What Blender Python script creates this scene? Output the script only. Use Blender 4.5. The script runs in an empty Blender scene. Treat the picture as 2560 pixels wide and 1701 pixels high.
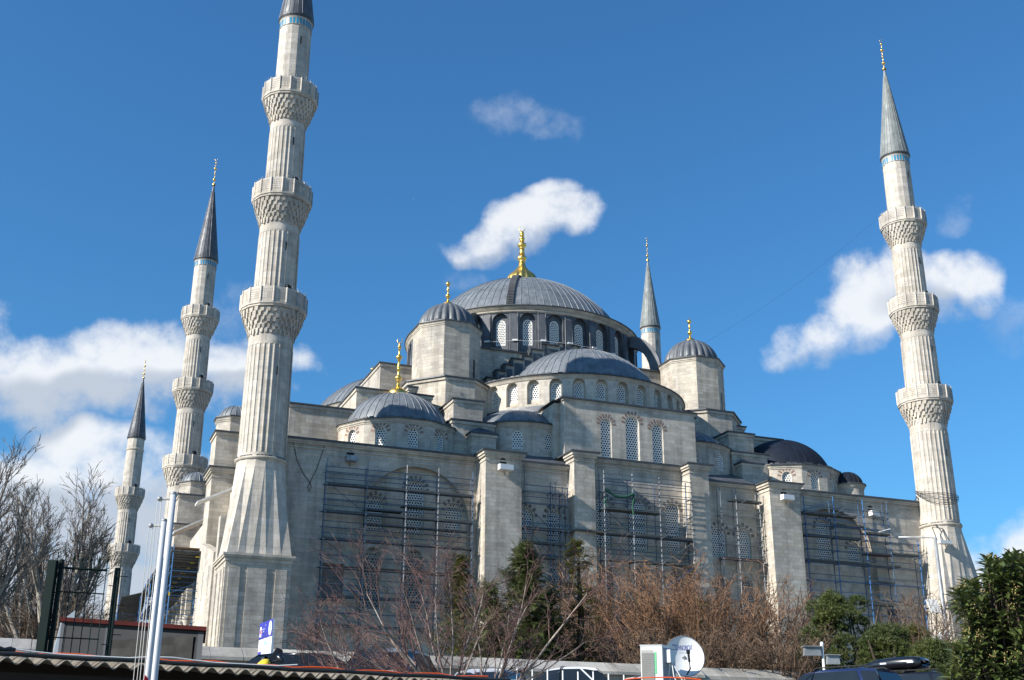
import bpy, math, random
from mathutils import Vector, Matrix, Euler
from mathutils.geometry import tessellate_polygon
R_ = math.radians
pi = math.pi
sc = bpy.context.scene
COL = sc.collection

# ---------------------------------------------------------------- camera
TH = R_(21.5889); PITCH = R_(20.257); ROLL = R_(-0.24534); FPX = 2952.2
CAMX, CAMY, CAMZ = -14.92, -90.84, 0.0
cd = bpy.data.cameras.new('camera'); cam = bpy.data.objects.new('camera', cd); COL.objects.link(cam)
cd.sensor_fit = 'HORIZONTAL'; cd.sensor_width = 36.0; cd.lens = FPX / 2560 * 36
cd.clip_start = 0.2; cd.clip_end = 12000
cam.matrix_world = (Matrix.Translation((CAMX, CAMY, CAMZ)) @ Matrix.Rotation(-TH, 4, 'Z')
                    @ Matrix.Rotation(pi / 2 + PITCH, 4, 'X') @ Matrix.Rotation(-ROLL, 4, 'Z'))
sc.camera = cam

def ray(px, py):
    """direction of a point of the photograph (2560 x 1701) from where the photographer stood"""
    return (cam.matrix_world.to_3x3() @ Vector((px - 1280, 850.5 - py, -FPX))).normalized()
def at(px, py, dist):
    d = ray(px, py); return Vector((CAMX, CAMY, CAMZ)) + d * (dist / math.hypot(d.x, d.y))
def at_z(px, py, z):
    d = ray(px, py); return Vector((CAMX, CAMY, CAMZ)) + d * (z / d.z)

# ---------------------------------------------------------------- sun, sky, exposure
SUN_EL = R_(31); SUN_A = R_(8.5)          # elevation; angle in front of the facade plane
to_sun = Vector((-math.cos(SUN_EL) * math.cos(SUN_A), -math.cos(SUN_EL) * math.sin(SUN_A), math.sin(SUN_EL)))
sl = bpy.data.lights.new('sun', 'SUN'); sl.energy = 5.0; sl.angle = R_(0.53); sl.color = (1.0, 0.945, 0.865)
sun = bpy.data.objects.new('sun', sl); COL.objects.link(sun)
sun.rotation_euler = to_sun.to_track_quat('Z', 'Y').to_euler()
sun.location = (-60, -60, 120)
sc.view_settings.view_transform = 'Standard'; sc.view_settings.look = 'None'
sc.view_settings.gamma = 1.0; sc.view_settings.exposure = 0.74; sc.view_settings.use_curve_mapping = False

world = bpy.data.worlds.new('World'); sc.world = world; world.use_nodes = True
def build_sky():
    nt = world.node_tree; nt.nodes.clear(); N = nt.nodes.new; L = nt.links.new
    def M(op, a, b=None, c=None):
        n = N('ShaderNodeMath'); n.operation = op
        for i, v in enumerate((a, b, c)):
            if v is None: continue
            if isinstance(v, (int, float)): n.inputs[i].default_value = v
            else: L(v, n.inputs[i])
        return n.outputs[0]
    def DOT(a, vec):
        n = N('ShaderNodeVectorMath'); n.operation = 'DOT_PRODUCT'; L(a, n.inputs[0]); n.inputs[1].default_value = vec
        return n.outputs['Value']
    def SS(x, lo, hi):
        n = N('ShaderNodeMapRange'); n.interpolation_type = 'SMOOTHSTEP'; L(x, n.inputs[0])
        n.inputs[1].default_value = lo; n.inputs[2].default_value = hi; return n.outputs[0]
    out = N('ShaderNodeOutputWorld'); bg = N('ShaderNodeBackground'); L(bg.outputs[0], out.inputs[0])
    sky = N('ShaderNodeTexSky'); sky.sky_type = 'NISHITA'; sky.sun_disc = False
    sky.sun_elevation = SUN_EL; sky.sun_rotation = math.atan2(to_sun.x, to_sun.y)
    sky.altitude = 0; sky.air_density = 1.3; sky.dust_density = 0.35; sky.ozone_density = 10.0
    bg.inputs[1].default_value = SKY_STRENGTH
    tc = N('ShaderNodeTexCoord'); d0 = tc.outputs['Generated']
    def NOISE(scale, detail, rough, vec):
        n = N('ShaderNodeTexNoise'); n.inputs['Scale'].default_value = scale; n.inputs['Detail'].default_value = detail
        n.inputs['Roughness'].default_value = rough; L(vec, n.inputs['Vector']); return n
    wob = NOISE(9, 3, .5, d0)
    w1 = N('ShaderNodeVectorMath'); w1.operation = 'SUBTRACT'; L(wob.outputs['Color'], w1.inputs[0]); w1.inputs[1].default_value = (.5, .5, .5)
    w2 = N('ShaderNodeVectorMath'); w2.operation = 'MULTIPLY_ADD'; L(w1.outputs[0], w2.inputs[0]); w2.inputs[1].default_value = (.10, .10, .10); L(d0, w2.inputs[2])
    d = w2.outputs[0]
    def blobs(lst):
        acc = None
        for (px, py, rx, ry, w, tilt) in lst:
            v = ray(px, py); tx = v.cross(Vector((0, 0, 1))).normalized(); ty = tx.cross(v).normalized()
            a = R_(tilt); ex = tx * math.cos(a) + ty * math.sin(a); ey = ty * math.cos(a) - tx * math.sin(a)
            k = 1.2 / math.hypot(FPX, math.hypot(px - 1280, py - 850))
            x = DOT(d, ex / (rx * k)); y = DOT(d, ey / (ry * k))
            # keep the blob on its own side of the sky
            q = M('MULTIPLY_ADD', y, y, M('MULTIPLY', x, x))
            s = M('MULTIPLY_ADD', q, -1.25 * w, 1.25 * w)
            acc = s if acc is None else M('MAXIMUM', acc, s)
        return acc
    white = [(1215, 610, 115, 40, .9, 5), (1310, 560, 120, 60, 1.1, 20), (1420, 545, 85, 60, 1, 0), (1400, 500, 50, 42, .9, 0), (1310, 600, 150, 40, .9, 8), (1390, 590, 95, 48, 1.2, 0), (1345, 560, 110, 66, 1.2, 0), (1440, 570, 55, 50, 1, 0), (1240, 600, 90, 45, 1, 0),
             (1060, 470, 1, 1, .1, 0),
             (2440, 680, 90, 85, 1.1, 0), (2320, 720, 120, 90, 1.1, 0), (2160, 700, 62, 68, 1.0, 0), (2140, 790, 140, 100, 1.2, 20), (2120, 740, 110, 95, 1.3, 10), (2060, 820, 110, 72, 1.3, 25), (2200, 790, 120, 90, 1.2, 0), (2260, 720, 110, 100, 1.2, 0), (2160, 720, 80, 80, 1.1, 0), (2040, 865, 100, 55, 1, 20), (2230, 760, 120, 90, 1.1, 0), (2380, 660, 60, 55, 1, 0), (2080, 830, 90, 60, 1, 30),
             (330, 880, 170, 95, 1.2, 0), (180, 960, 260, 110, 1.3, 0), (520, 920, 230, 110, 1.2, -5), (740, 930, 60, 55, .8, 0), (30, 900, 90, 90, .8, 0),
             (150, 1150, 290, 80, 1.3, 0), (330, 1190, 160, 90, 1.2, 0), (60, 1250, 260, 150, 1.4, 0), (400, 1330, 320, 160, 1.4, 0), (200, 1500, 500, 190, 1.5, 0),
             (2490, 1400, 130, 85, 1.2, 0), (2620, 1400, 180, 110, 1.2, 0), (2500, 1560, 300, 120, 1.2, 0),
             (-150, 900, 180, 180, 1.2, 0), (-200, 1300, 300, 250, 1.4, 0), (2900, 800, 200, 120, 1.0, 0),
             (3400, 1200, 400, 200, 1.2, 0), (-900, 1000, 500, 250, 1.2, 0)]
    wisp = [(1250, 290, 60, 32, .75, -15), (1310, 320, 90, 30, .75, -15), (1400, 345, 55, 20, .6, 5), (2380, 530, 70, 30, .6, 10), (1190, 690, 60, 30, .5, 0), (2560, 800, 90, 60, .6, 0), (620, 790, 120, 40, .7, 0)]
    grey = [(300, 1000, 420, 60, 1, 0), (100, 1030, 300, 60, 1, 0), (560, 980, 200, 50, .9, 0), (300, 1420, 520, 190, 1.6, 0), (60, 1260, 300, 80, .9, 0), (1290, 640, 200, 26, .8, 6),
            (2400, 800, 200, 60, .9, -20), (2080, 905, 150, 34, .7, 10), (2560, 1480, 250, 90, 1.2, 0)]
    n1 = NOISE(22, 9, .58, d0).outputs['Fac']; n2 = NOISE(60, 6, .6, d0).outputs['Fac']
    nz = M('ADD', M('MULTIPLY_ADD', n1, 3.4, -1.75), M('MULTIPLY_ADD', n2, 1.0, -.5))
    dens = M('ADD', blobs(white), nz)
    a = SS(dens, -.15, 1.5)
    wd = M('ADD', blobs(wisp), M('ADD', M('MULTIPLY_ADD', n2, 2.2, -1.2), M('MULTIPLY_ADD', n1, 2.0, -1.0))); aw = M('MULTIPLY', SS(wd, -.2, 1.7), .3)
    a = M('MAXIMUM', a, aw)
    g = SS(M('ADD', blobs(grey), M('MULTIPLY_ADD', n1, .9, -.45)), -.25, .9)
    g = M('MULTIPLY', g, .85)
    mixc = N('ShaderNodeMix'); mixc.data_type = 'RGBA'; L(g, mixc.inputs['Factor'])
    k = 1 / SKY_STRENGTH
    mixc.inputs['A'].default_value = (.56 * k, .575 * k, .595 * k, 1); mixc.inputs['B'].default_value = (.31 * k, .35 * k, .41 * k, 1)
    mx = N('ShaderNodeMix'); mx.data_type = 'RGBA'; L(M('MULTIPLY', a, .93), mx.inputs['Factor'])
    tn = N('ShaderNodeMix'); tn.data_type = 'RGBA'; tn.blend_type = 'MULTIPLY'; tn.inputs['Factor'].default_value = 1; tn.inputs['B'].default_value = (.67, 1.02, 1.08, 1); L(sky.outputs[0], tn.inputs['A'])
    L(tn.outputs['Result'], mx.inputs['A']); L(mixc.outputs['Result'], mx.inputs['B'])
    L(mx.outputs['Result'], bg.inputs[0])
SKY_STRENGTH = 0.087
build_sky()
sc.cycles.use_denoising = True

# ---------------------------------------------------------------- materials
MATS = {}
def newmat(name):
    m = bpy.data.materials.new(name); m.use_nodes = True; nt = m.node_tree
    b = nt.nodes['Principled BSDF']; MATS[name] = m
    return m, nt, b
def noise_node(nt, scale, detail=4, rough=.55, coord='Object', mapscale=None):
    tc = nt.nodes.new('ShaderNodeTexCoord'); src = tc.outputs[coord]
    if mapscale:
        mp = nt.nodes.new('ShaderNodeMapping'); mp.inputs['Scale'].default_value = mapscale
        nt.links.new(src, mp.inputs[0]); src = mp.outputs[0]
    n = nt.nodes.new('ShaderNodeTexNoise'); n.inputs['Scale'].default_value = scale
    n.inputs['Detail'].default_value = detail; n.inputs['Roughness'].default_value = rough
    nt.links.new(src, n.inputs['Vector']); return n.outputs['Fac']
def ramp(nt, fac, stops):
    r = nt.nodes.new('ShaderNodeValToRGB'); nt.links.new(fac, r.inputs[0])
    e = r.color_ramp.elements
    while len(e) < len(stops): e.new(.5)
    for el, (p, c) in zip(e, stops):
        el.position = p; el.color = (*c, 1) if len(c) == 3 else c
    return r.outputs[0]
def mixmul(nt, a, b, fac=1.0, mode='MULTIPLY'):
    m = nt.nodes.new('ShaderNodeMix'); m.data_type = 'RGBA'; m.blend_type = mode; m.inputs['Factor'].default_value = fac
    for v, k in ((a, 'A'), (b, 'B')):
        if isinstance(v, tuple): m.inputs[k].default_value = (*v, 1)
        else: nt.links.new(v, m.inputs[k])
    return m.outputs['Result']
def bump(nt, b, h, dist=.02, strength=.5):
    n = nt.nodes.new('ShaderNodeBump'); n.inputs['Distance'].default_value = dist; n.inputs['Strength'].default_value = strength
    nt.links.new(h, n.inputs['Height']); nt.links.new(n.outputs[0], b.inputs['Normal'])
def simple(name, col, rough=.6, metal=0., var=.15, scale=3., spec=None):
    m, nt, b = newmat(name)
    f = noise_node(nt, scale)
    lo = tuple(c * (1 - var) for c in col); hi = tuple(min(1, c * (1 + var)) for c in col)
    nt.links.new(ramp(nt, f, [(.3, lo), (.7, hi)]), b.inputs['Base Color'])
    b.inputs['Roughness'].default_value = rough; b.inputs['Metallic'].default_value = metal
    if spec is not None: b.inputs['Specular IOR Level'].default_value = spec
    return m
def stone(name, col, bw=1.0, bh=.37, contrast=.12, stain=.2, mortar=.70):
    m, nt, b = newmat(name); L = nt.links.new
    uv = nt.nodes.new('ShaderNodeTexCoord').outputs['UV']
    br = nt.nodes.new('ShaderNodeTexBrick'); L(uv, br.inputs['Vector'])
    br.inputs['Scale'].default_value = 1; br.inputs['Brick Width'].default_value = bw; br.inputs['Row Height'].default_value = bh
    br.inputs['Mortar Size'].default_value = .012; br.inputs['Mortar Smooth'].default_value = .6; br.inputs['Bias'].default_value = 0
    br.offset = .43; br.squash = .8; br.squash_frequency = 3
    c1 = tuple(c * (1 + contrast) for c in col); c2 = tuple(c * (1 - contrast) for c in col)
    br.inputs['Color1'].default_value = (*c1, 1); br.inputs['Color2'].default_value = (c2[0], c2[1] * .985, c2[2] * .95, 1)
    br.inputs['Mortar'].default_value = (*(c * mortar for c in col), 1)
    big = noise_node(nt, .22, 5, .6)
    c = mixmul(nt, br.outputs['Color'], ramp(nt, big, [(.3, (1 - stain, 1 - stain, 1 - stain * .9)), (.62, (1.05, 1.02, .98))]))
    st = noise_node(nt, 1.1, 4, .6, mapscale=(1, 1, .09))
    c = mixmul(nt, c, ramp(nt, st, [(.36, (.66, .655, .65)), (.54, (1, 1, 1))]), .7)
    pt_ = noise_node(nt, .75, 3, .5, mapscale=(1, 1, 2.2)); c = mixmul(nt, c, ramp(nt, pt_, [(.38, (.86, .865, .88)), (.5, (1, 1, 1)), (.66, (1.08, 1.06, 1.03))]), .7)
    fine = noise_node(nt, 5.5, 6, .65)
    c = mixmul(nt, c, ramp(nt, fine, [(.28, (.78, .77, .75)), (.6, (1.04, 1.03, 1.02))]), .7)
    L(c, b.inputs['Base Color']); b.inputs['Roughness'].default_value = .88; b.inputs['Specular IOR Level'].default_value = .2
    ad = nt.nodes.new('ShaderNodeMath'); ad.operation = 'MULTIPLY_ADD'; L(br.outputs['Fac'], ad.inputs[0]); ad.inputs[1].default_value = -.7; L(fine, ad.inputs[2])
    bump(nt, b, ad.outputs[0], .02, .4)
    return m
STONE = stone('ashlar_limestone', (.525, .492, .435))
STONEG = stone('grey_limestone', (.46, .432, .385), stain=.26)
MARBLE = stone('minaret_marble', (.53, .50, .45), bw=.9, bh=.55, contrast=.10, stain=.25)
TRIM = stone('cornice_stone', (.50, .47, .415), bw=1.6, bh=3, contrast=.08)
ROUGH = stone('rough_ashlar', (.495, .465, .41), bw=.85, bh=.33, contrast=.14, stain=.24, mortar=.62)
def lead(name, lo, hi, rough=.5, metal=.12, sheet=True):
    m, nt, b = newmat(name); L = nt.links.new
    f = noise_node(nt, .9, 6, .62); c = ramp(nt, f, [(.3, lo), (.68, hi)])
    s = noise_node(nt, 2.3, 4, .6, mapscale=(1, 1, .35))
    c = mixmul(nt, c, ramp(nt, s, [(.34, (.72, .74, .77)), (.6, (1.08, 1.08, 1.08))]), .8)
    if sheet:
        uv = nt.nodes.new('ShaderNodeTexCoord').outputs['UV']
        br = nt.nodes.new('ShaderNodeTexBrick'); L(uv, br.inputs['Vector']); br.inputs['Scale'].default_value = 1
        br.inputs['Brick Width'].default_value = 1.25; br.inputs['Row Height'].default_value = 1.9; br.inputs['Mortar Size'].default_value = .012
        br.inputs['Color1'].default_value = (1.08, 1.08, 1.08, 1); br.inputs['Color2'].default_value = (.86, .87, .89, 1); br.inputs['Mortar'].default_value = (.62, .62, .64, 1)
        c = mixmul(nt, c, br.outputs['Color'], .8)
    L(c, b.inputs['Base Color']); b.inputs['Metallic'].default_value = metal
    L(ramp(nt, f, [(.3, (rough + .1,) * 3), (.7, (rough - .06,) * 3)]), b.inputs['Roughness'])
    bump(nt, b, s, .02, .3)
    return m
LEAD = lead('dome_lead', (.115, .128, .14), (.20, .215, .225))
LEAD_SHADE = lead('shaded_dome_lead', (.007, .010, .018), (.012, .018, .030), rough=.6, metal=0.)  # near-black base colour stands in for the shade on the two right-hand domes
LEAD_SHADE.node_tree.nodes['Principled BSDF'].inputs['Specular IOR Level'].default_value = .2
LEADD = lead('dark_lead', (.055, .06, .07), (.11, .115, .125))
EDGE = lead('lead_edge', (.045, .048, .055), (.08, .085, .09), sheet=False)
SPIREG = lead('spire_lead_pale', (.15, .165, .16), (.235, .25, .24), sheet=False, rough=.6, metal=.05)
GOLD = simple('gilded_copper', (.92, .60, .16), .36, 1.0, .12, 2.5)
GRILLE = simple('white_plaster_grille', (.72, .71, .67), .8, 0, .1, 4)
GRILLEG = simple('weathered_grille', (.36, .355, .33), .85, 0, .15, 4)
GLASS = simple('dark_window_glass', (.012, .014, .018), .25, 0, .3, 2)
BRICK = simple('red_voussoir_stone', (.235, .15, .115), .9, 0, .25, 1.4)
BRICKD = simple('dull_voussoir_stone', (.17, .145, .12), .9, 0, .25, 1.4)
TILE = simple('turquoise_tile', (.02, .20, .34), .3, 0, .3, 2)
DARK = simple('dark_opening', (.015, .014, .013), .9, 0, .3)
GALV = simple('galvanised_tube', (.28, .29, .295), .5, .3, .4, 1.2)
BLUET = simple('blue_scaffold_tube', (.07, .12, .20), .5, .2, .35, 2)
BLUEP = simple('bright_blue_tube', (.045, .155, .35), .5, .1, .3, 2)
PLANK = simple('scaffold_deck', (.075, .078, .072), .85, 0, .35, 3)
PLANKR = simple('rusty_deck', (.085, .045, .03), .85, 0, .35, 3)
CLAMP = simple('yellow_coupler', (.50, .36, .03), .6, 0, .2, 3)
WHITE = simple('white_paint', (.68, .68, .66), .45, 0, .06, 2)
# ---------------------------------------------------------------- mesh helpers
ORG = {}
class MB:
    def __init__(s): s.v = []; s.f = []; s.uv = []; s.m = []; s.s = []; s.mi = 0; s.sm = False
    def face(s, pts, uv=None):
        i = len(s.v); s.v.extend(Vector(p) for p in pts); s.f.append(tuple(range(i, i + len(pts)))); s.uv.append(uv); s.m.append(s.mi); s.s.append(s.sm)
    def idx(s, ids, uv=None): s.f.append(tuple(ids)); s.uv.append(uv); s.m.append(s.mi); s.s.append(s.sm)
    def box(s, x0, x1, y0, y1, z0, z1):
        p = [(x0, y0, z0), (x1, y0, z0), (x1, y1, z0), (x0, y1, z0), (x0, y0, z1), (x1, y0, z1), (x1, y1, z1), (x0, y1, z1)]
        s.hexa(p); return s
    def hexa(s, p):
        for q in ((3, 2, 1, 0), (4, 5, 6, 7), (0, 1, 5, 4), (1, 2, 6, 5), (2, 3, 7, 6), (3, 0, 4, 7)): s.face([p[k] for k in q])
    def prism(s, poly, z0, z1, top=True, poly1=None):
        poly1 = poly1 or poly; n = len(poly)
        for i in range(n):
            a, b = poly[i], poly[(i + 1) % n]; c, d = poly1[(i + 1) % n], poly1[i]
            s.face([(a[0], a[1], z0), (b[0], b[1], z0), (c[0], c[1], z1), (d[0], d[1], z1)])
        if top: s.face([(p[0], p[1], z1) for p in poly1]); s.face([(p[0], p[1], z0) for p in reversed(poly)])
        return s
    def tube(s, p0, p1, r0, r1=None, n=6, cap=True): return s.path([p0, p1], [r0, r0 if r1 is None else r1], n, cap)
    def path(s, pts, rad, n=5, cap=False):
        pts = [Vector(p) for p in pts]
        if isinstance(rad, (int, float)): rad = [rad] * len(pts)
        base = len(s.v); L = len(pts)
        t0 = (pts[1] - pts[0]).normalized(); up = Vector((0, 0, 1)) if abs(t0.z) < .9 else Vector((1, 0, 0))
        for i, p in enumerate(pts):
            t = (pts[min(i + 1, L - 1)] - pts[max(i - 1, 0)]).normalized()
            a = t.cross(up).normalized(); b = a.cross(t)
            for k in range(n):
                an = 2 * pi * k / n; s.v.append(p + (a * math.cos(an) + b * math.sin(an)) * rad[i])
        sm = s.sm; s.sm = n > 4
        for i in range(L - 1):
            for k in range(n):
                k2 = (k + 1) % n
                s.idx((base + i * n + k, base + i * n + k2, base + (i + 1) * n + k2, base + (i + 1) * n + k))
        s.sm = False
        if cap: s.idx([base + k for k in range(n)]); s.idx([base + (L - 1) * n + k for k in range(n)])
        s.sm = sm; return s
    def lathe(s, prof, n=32, cx=0, cy=0, a0=0., a1=2 * pi, mod=None, smooth=True):
        closed = abs(a1 - a0 - 2 * pi) < 1e-6; m = n if closed else n + 1; base = len(s.v)
        for j, (r, z) in enumerate(prof):
            for i in range(m):
                a = a0 + (a1 - a0) * i / n; rr = r * (mod(a, j) if mod else 1)
                s.v.append(Vector((cx + rr * math.cos(a), cy + rr * math.sin(a), z)))
        rm = max(p[0] for p in prof); sm = s.sm; s.sm = smooth; arc = 0
        for j in range(len(prof) - 1):
            d = math.hypot(prof[j + 1][0] - prof[j][0], prof[j + 1][1] - prof[j][1])
            vert = abs(prof[j + 1][1] - prof[j][1]) > .9 * d
            for i in range(n):
                i2 = (i + 1) % m
                u0 = (a0 + (a1 - a0) * i / n) * rm; u1 = (a0 + (a1 - a0) * (i + 1) / n) * rm
                v0, v1 = (prof[j][1], prof[j + 1][1]) if vert else (prof[0][1] + arc, prof[0][1] + arc + d)
                s.idx((base + j * m + i, base + j * m + i2, base + (j + 1) * m + i2, base + (j + 1) * m + i), [(u0, v0), (u1, v0), (u1, v1), (u0, v1)])
            arc += d
        s.sm = sm; return s
    def build(s, name, mats, parent=None, origin=None, extra=None):
        if not isinstance(mats, (list, tuple)): mats = [mats]
        if parent is not None: o0 = ORG[parent]
        elif origin is not None: o0 = Vector(origin)
        else:
            xs = [v.x for v in s.v]; ys = [v.y for v in s.v]; o0 = Vector(((min(xs) + max(xs)) / 2, (min(ys) + max(ys)) / 2, min(v.z for v in s.v)))
        me = bpy.data.meshes.new(name); me.from_pydata([v - o0 for v in s.v], [], s.f)
        for m in mats: me.materials.append(m)
        me.polygons.foreach_set('material_index', s.m); me.polygons.foreach_set('use_smooth', s.s)
        uvl = me.uv_layers.new(name='UVMap'); data = [0.0] * (2 * len(me.loops)); k = 0
        for f, uv in zip(s.f, s.uv):
            if uv is None:
                p = [s.v[i] for i in f]; nrm = (p[1] - p[0]).cross(p[-1] - p[0])
                if nrm.length < 1e-9 and len(p) > 3: nrm = (p[2] - p[1]).cross(p[3] - p[1])
                t = Vector((0, 0, 1)).cross(nrm)
                if t.length < .25 * nrm.length or nrm.length < 1e-9: uv = [(q.x, q.y) for q in p]
                else:
                    t.normalize(); uv = [(q.dot(t), q.z) for q in p]
            for a, b in uv: data[k] = a; data[k + 1] = b; k += 2
        uvl.data.foreach_set('uv', data); me.update()
        o = bpy.data.objects.new(name, me); COL.objects.link(o)
        if parent is not None: o.parent = parent; ORG[o] = o0
        else: o.location = o0; ORG[o] = o0
        return o
def tag(o, label, cat, group=None, kind=None):
    o['label'] = label; o['category'] = cat
    if group: o['group'] = group
    if kind: o['kind'] = kind
    return o
def thing(name, label, cat, loc, group=None):
    o = bpy.data.objects.new(name, None); COL.objects.link(o); o.location = loc; o.empty_display_size = .5
    ORG[o] = Vector(loc); return tag(o, label, cat, group)
def copy_thing(o, loc, label, rz=0.0, parent=None):
    c = o.copy(); COL.objects.link(c)
    if parent is None:
        c.location = loc; c.rotation_euler = (0, 0, rz); c['label'] = label; ORG[c] = Vector(loc)
    else: c.parent = parent
    for ch in list(o.children): copy_thing(ch, None, None, 0, c)
    return c

# arched openings -----------------------------------------------------------
def arch_pts(cx, z0, w, z1, n=9, pt=.58):
    h = w * pt; sp = z1 - h; o = [(cx - w / 2, z0), (cx + w / 2, z0)]
    for i in range(n + 1):
        t = pi * i / n; o.append((cx + w / 2 * math.cos(t), sp + h * (math.sin(t) ** .92 if 0 < t < pi else 0)))
    return o
def in_arch(x, z, cx, z0, w, z1, pt=.58, e=0.):
    h = w * pt; sp = z1 - h; dx = abs(x - cx) / (w / 2 + e)
    if z < z0 - e or dx > 1: return False
    return z <= sp or ((z - sp) / (h + e)) ** 2 + dx * dx <= 1
def plane_map(ox, oy, ang):
    """flat wall through (ox, oy); ang = direction of its outward normal; s runs left to right seen from outside, d goes inward"""
    nx, ny = math.cos(ang), math.sin(ang); tx, ty = -ny, nx
    return lambda s, z, d: (ox + tx * s - nx * d, oy + ty * s - ny * d, z)
def cyl_map(cx, cy, r, a_mid):
    return lambda s, z, d: (cx + (r - d) * math.cos(a_mid + s / r), cy + (r - d) * math.sin(a_mid + s / r), z)
def panel(mb, outer, holes, fm, depth, smooth=False):
    loops = [[Vector((a, b, 0)) for a, b in lp] for lp in [outer] + holes]
    tris = tessellate_polygon(loops); flat = [p for lp in loops for p in lp]
    base = len(mb.v); mb.v.extend(Vector(fm(p.x, p.y, 0)) for p in flat); sm = mb.sm; mb.sm = smooth
    for t in tris: mb.idx([base + i for i in t], [(flat[i].x, flat[i].y) for i in t])
    mb.sm = sm
    for h in holes:
        for i in range(len(h)):
            a, b = h[i], h[(i + 1) % len(h)]
            mb.face([fm(a[0], a[1], 0), fm(b[0], b[1], 0), fm(b[0], b[1], depth), fm(a[0], a[1], depth)],
                    [(a[0], a[1]), (b[0], b[1]), (b[0] + .01, b[1] + depth), (a[0], a[1] + depth)])
NWIN = [0]
def window(parent, fm, cx, z0, w, z1, depth, pitch=.235, vous=0, vmat=None, gmat=None, name='window', pt=.58, vsize=.46):
    fr = MB(); out = arch_pts(cx, z0, w, z1, pt=pt); cz = (z0 + z1) / 2; b = .075
    inn = [(cx + (x - cx) * (1 - 2 * b / w), cz + (z - cz) * (1 - 2 * b / (z1 - z0))) for x, z in out]
    n = len(out)
    for i in range(n):
        j = (i + 1) % n
        fr.face([fm(*out[i], depth - .03), fm(*out[j], depth - .03), fm(*inn[j], depth - .03), fm(*inn[i], depth - .03)])
        fr.face([fm(*inn[i], depth - .03), fm(*inn[j], depth - .03), fm(*inn[j], depth + .02), fm(*inn[i], depth + .02)])
    g = gmat or GRILLE
    f = fr.build(name, g, parent); NWIN[0] += 1
    gr = MB(); R = pitch / math.sqrt(3); rh = pitch * .355; row = 0; z = z0 + pitch * .35
    hexo = [(R * math.sin(pi / 3 * k), R * math.cos(pi / 3 * k)) for k in range(6)]; hexi = [(rh * math.sin(pi / 3 * k), rh * math.cos(pi / 3 * k)) for k in range(6)]
    nx = int(w / pitch) + 2
    while z < z1 + pitch * .3:
        for k in range(-nx, nx + 1):
            x = cx + (k + (.5 if row % 2 else 0)) * pitch
            if in_arch(x, z, cx, z0, w, z1, pt, e=.03):
                o = [fm(x + a, z + c, depth) for a, c in hexo]; i_ = [fm(x + a, z + c, depth) for a, c in hexi]
                bi = len(gr.v); gr.v.extend(Vector(p) for p in o + i_)
                for q in range(6): q2 = (q + 1) % 6; gr.idx((bi + q, bi + q2, bi + 6 + q2, bi + 6 + q))
        z += pitch * .866; row += 1
    gr.build('grille', g, f)
    gl = MB(); gl.face([fm(x, z, depth + .12) for x, z in out]); gl.build('pane', GLASS, f)
    if vous:
        vb = MB(); h = w * pt; sp = z1 - h
        for k in range(vous):
            t = pi * (k + .5) / vous; dt = pi / vous * .27
            def P(r, a, d): return fm(cx + (w / 2 + r) * math.cos(a), sp + (h + r) * math.sin(a), d)
            L = vsize * (1.0 if k % 2 else .86)
            p = [P(.10, t - dt, -.012), P(.10, t + dt, -.012), P(L, t + dt * .95, -.012), P(L, t - dt * .95, -.012)]
            q = [P(.10, t - dt, .03), P(.10, t + dt, .03), P(L, t + dt * .95, .03), P(L, t - dt * .95, .03)]
            vb.hexa(p + q)
        vb.build('voussoirs', vmat or BRICK, f)
    return f
def dome_prof(r, z0, h, n=14, bulge=0.):
    Rr = (r * r + h * h) / (2 * h); a1 = math.asin(min(1, r / Rr)) if h <= r else pi - math.asin(r / Rr)
    return [(max(.02, Rr * math.sin(a1 * (1 - i / n))), z0 + h - Rr + Rr * math.cos(a1 * (1 - i / n))) for i in range(n + 1)]
def sph_prof(R, zc, z0, n=14):
    am = math.acos(max(-1, min(1, (z0 - zc) / R)))
    return [(max(.02, R * math.sin(am * (1 - i / n))), zc + R * math.cos(am * (1 - i / n))) for i in range(n + 1)]
def add_ribs(mb, prof, cx, cy, count, a0=0., a1=2 * pi, w=.05, hgt=.06):
    for k in range(count):
        a = a0 + (a1 - a0) * (k + .5) / count; ca, sa = math.cos(a), math.sin(a); prev = None
        for (r, z) in prof[:-1]:
            ww = min(w, r * .4)
            c = [Vector((cx + r * ca + sa * ww * s - 0, cy + r * sa - ca * ww * s, z)) for s in (-1, 1)]
            o = Vector((cx + (r + hgt) * ca, cy + (r + hgt) * sa, z + hgt * .5)); cur = (c[0], o, c[1])
            if prev:
                mb.face([prev[0], prev[1], cur[1], cur[0]]); mb.face([prev[1], prev[2], cur[2], cur[1]])
            prev = cur
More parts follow.
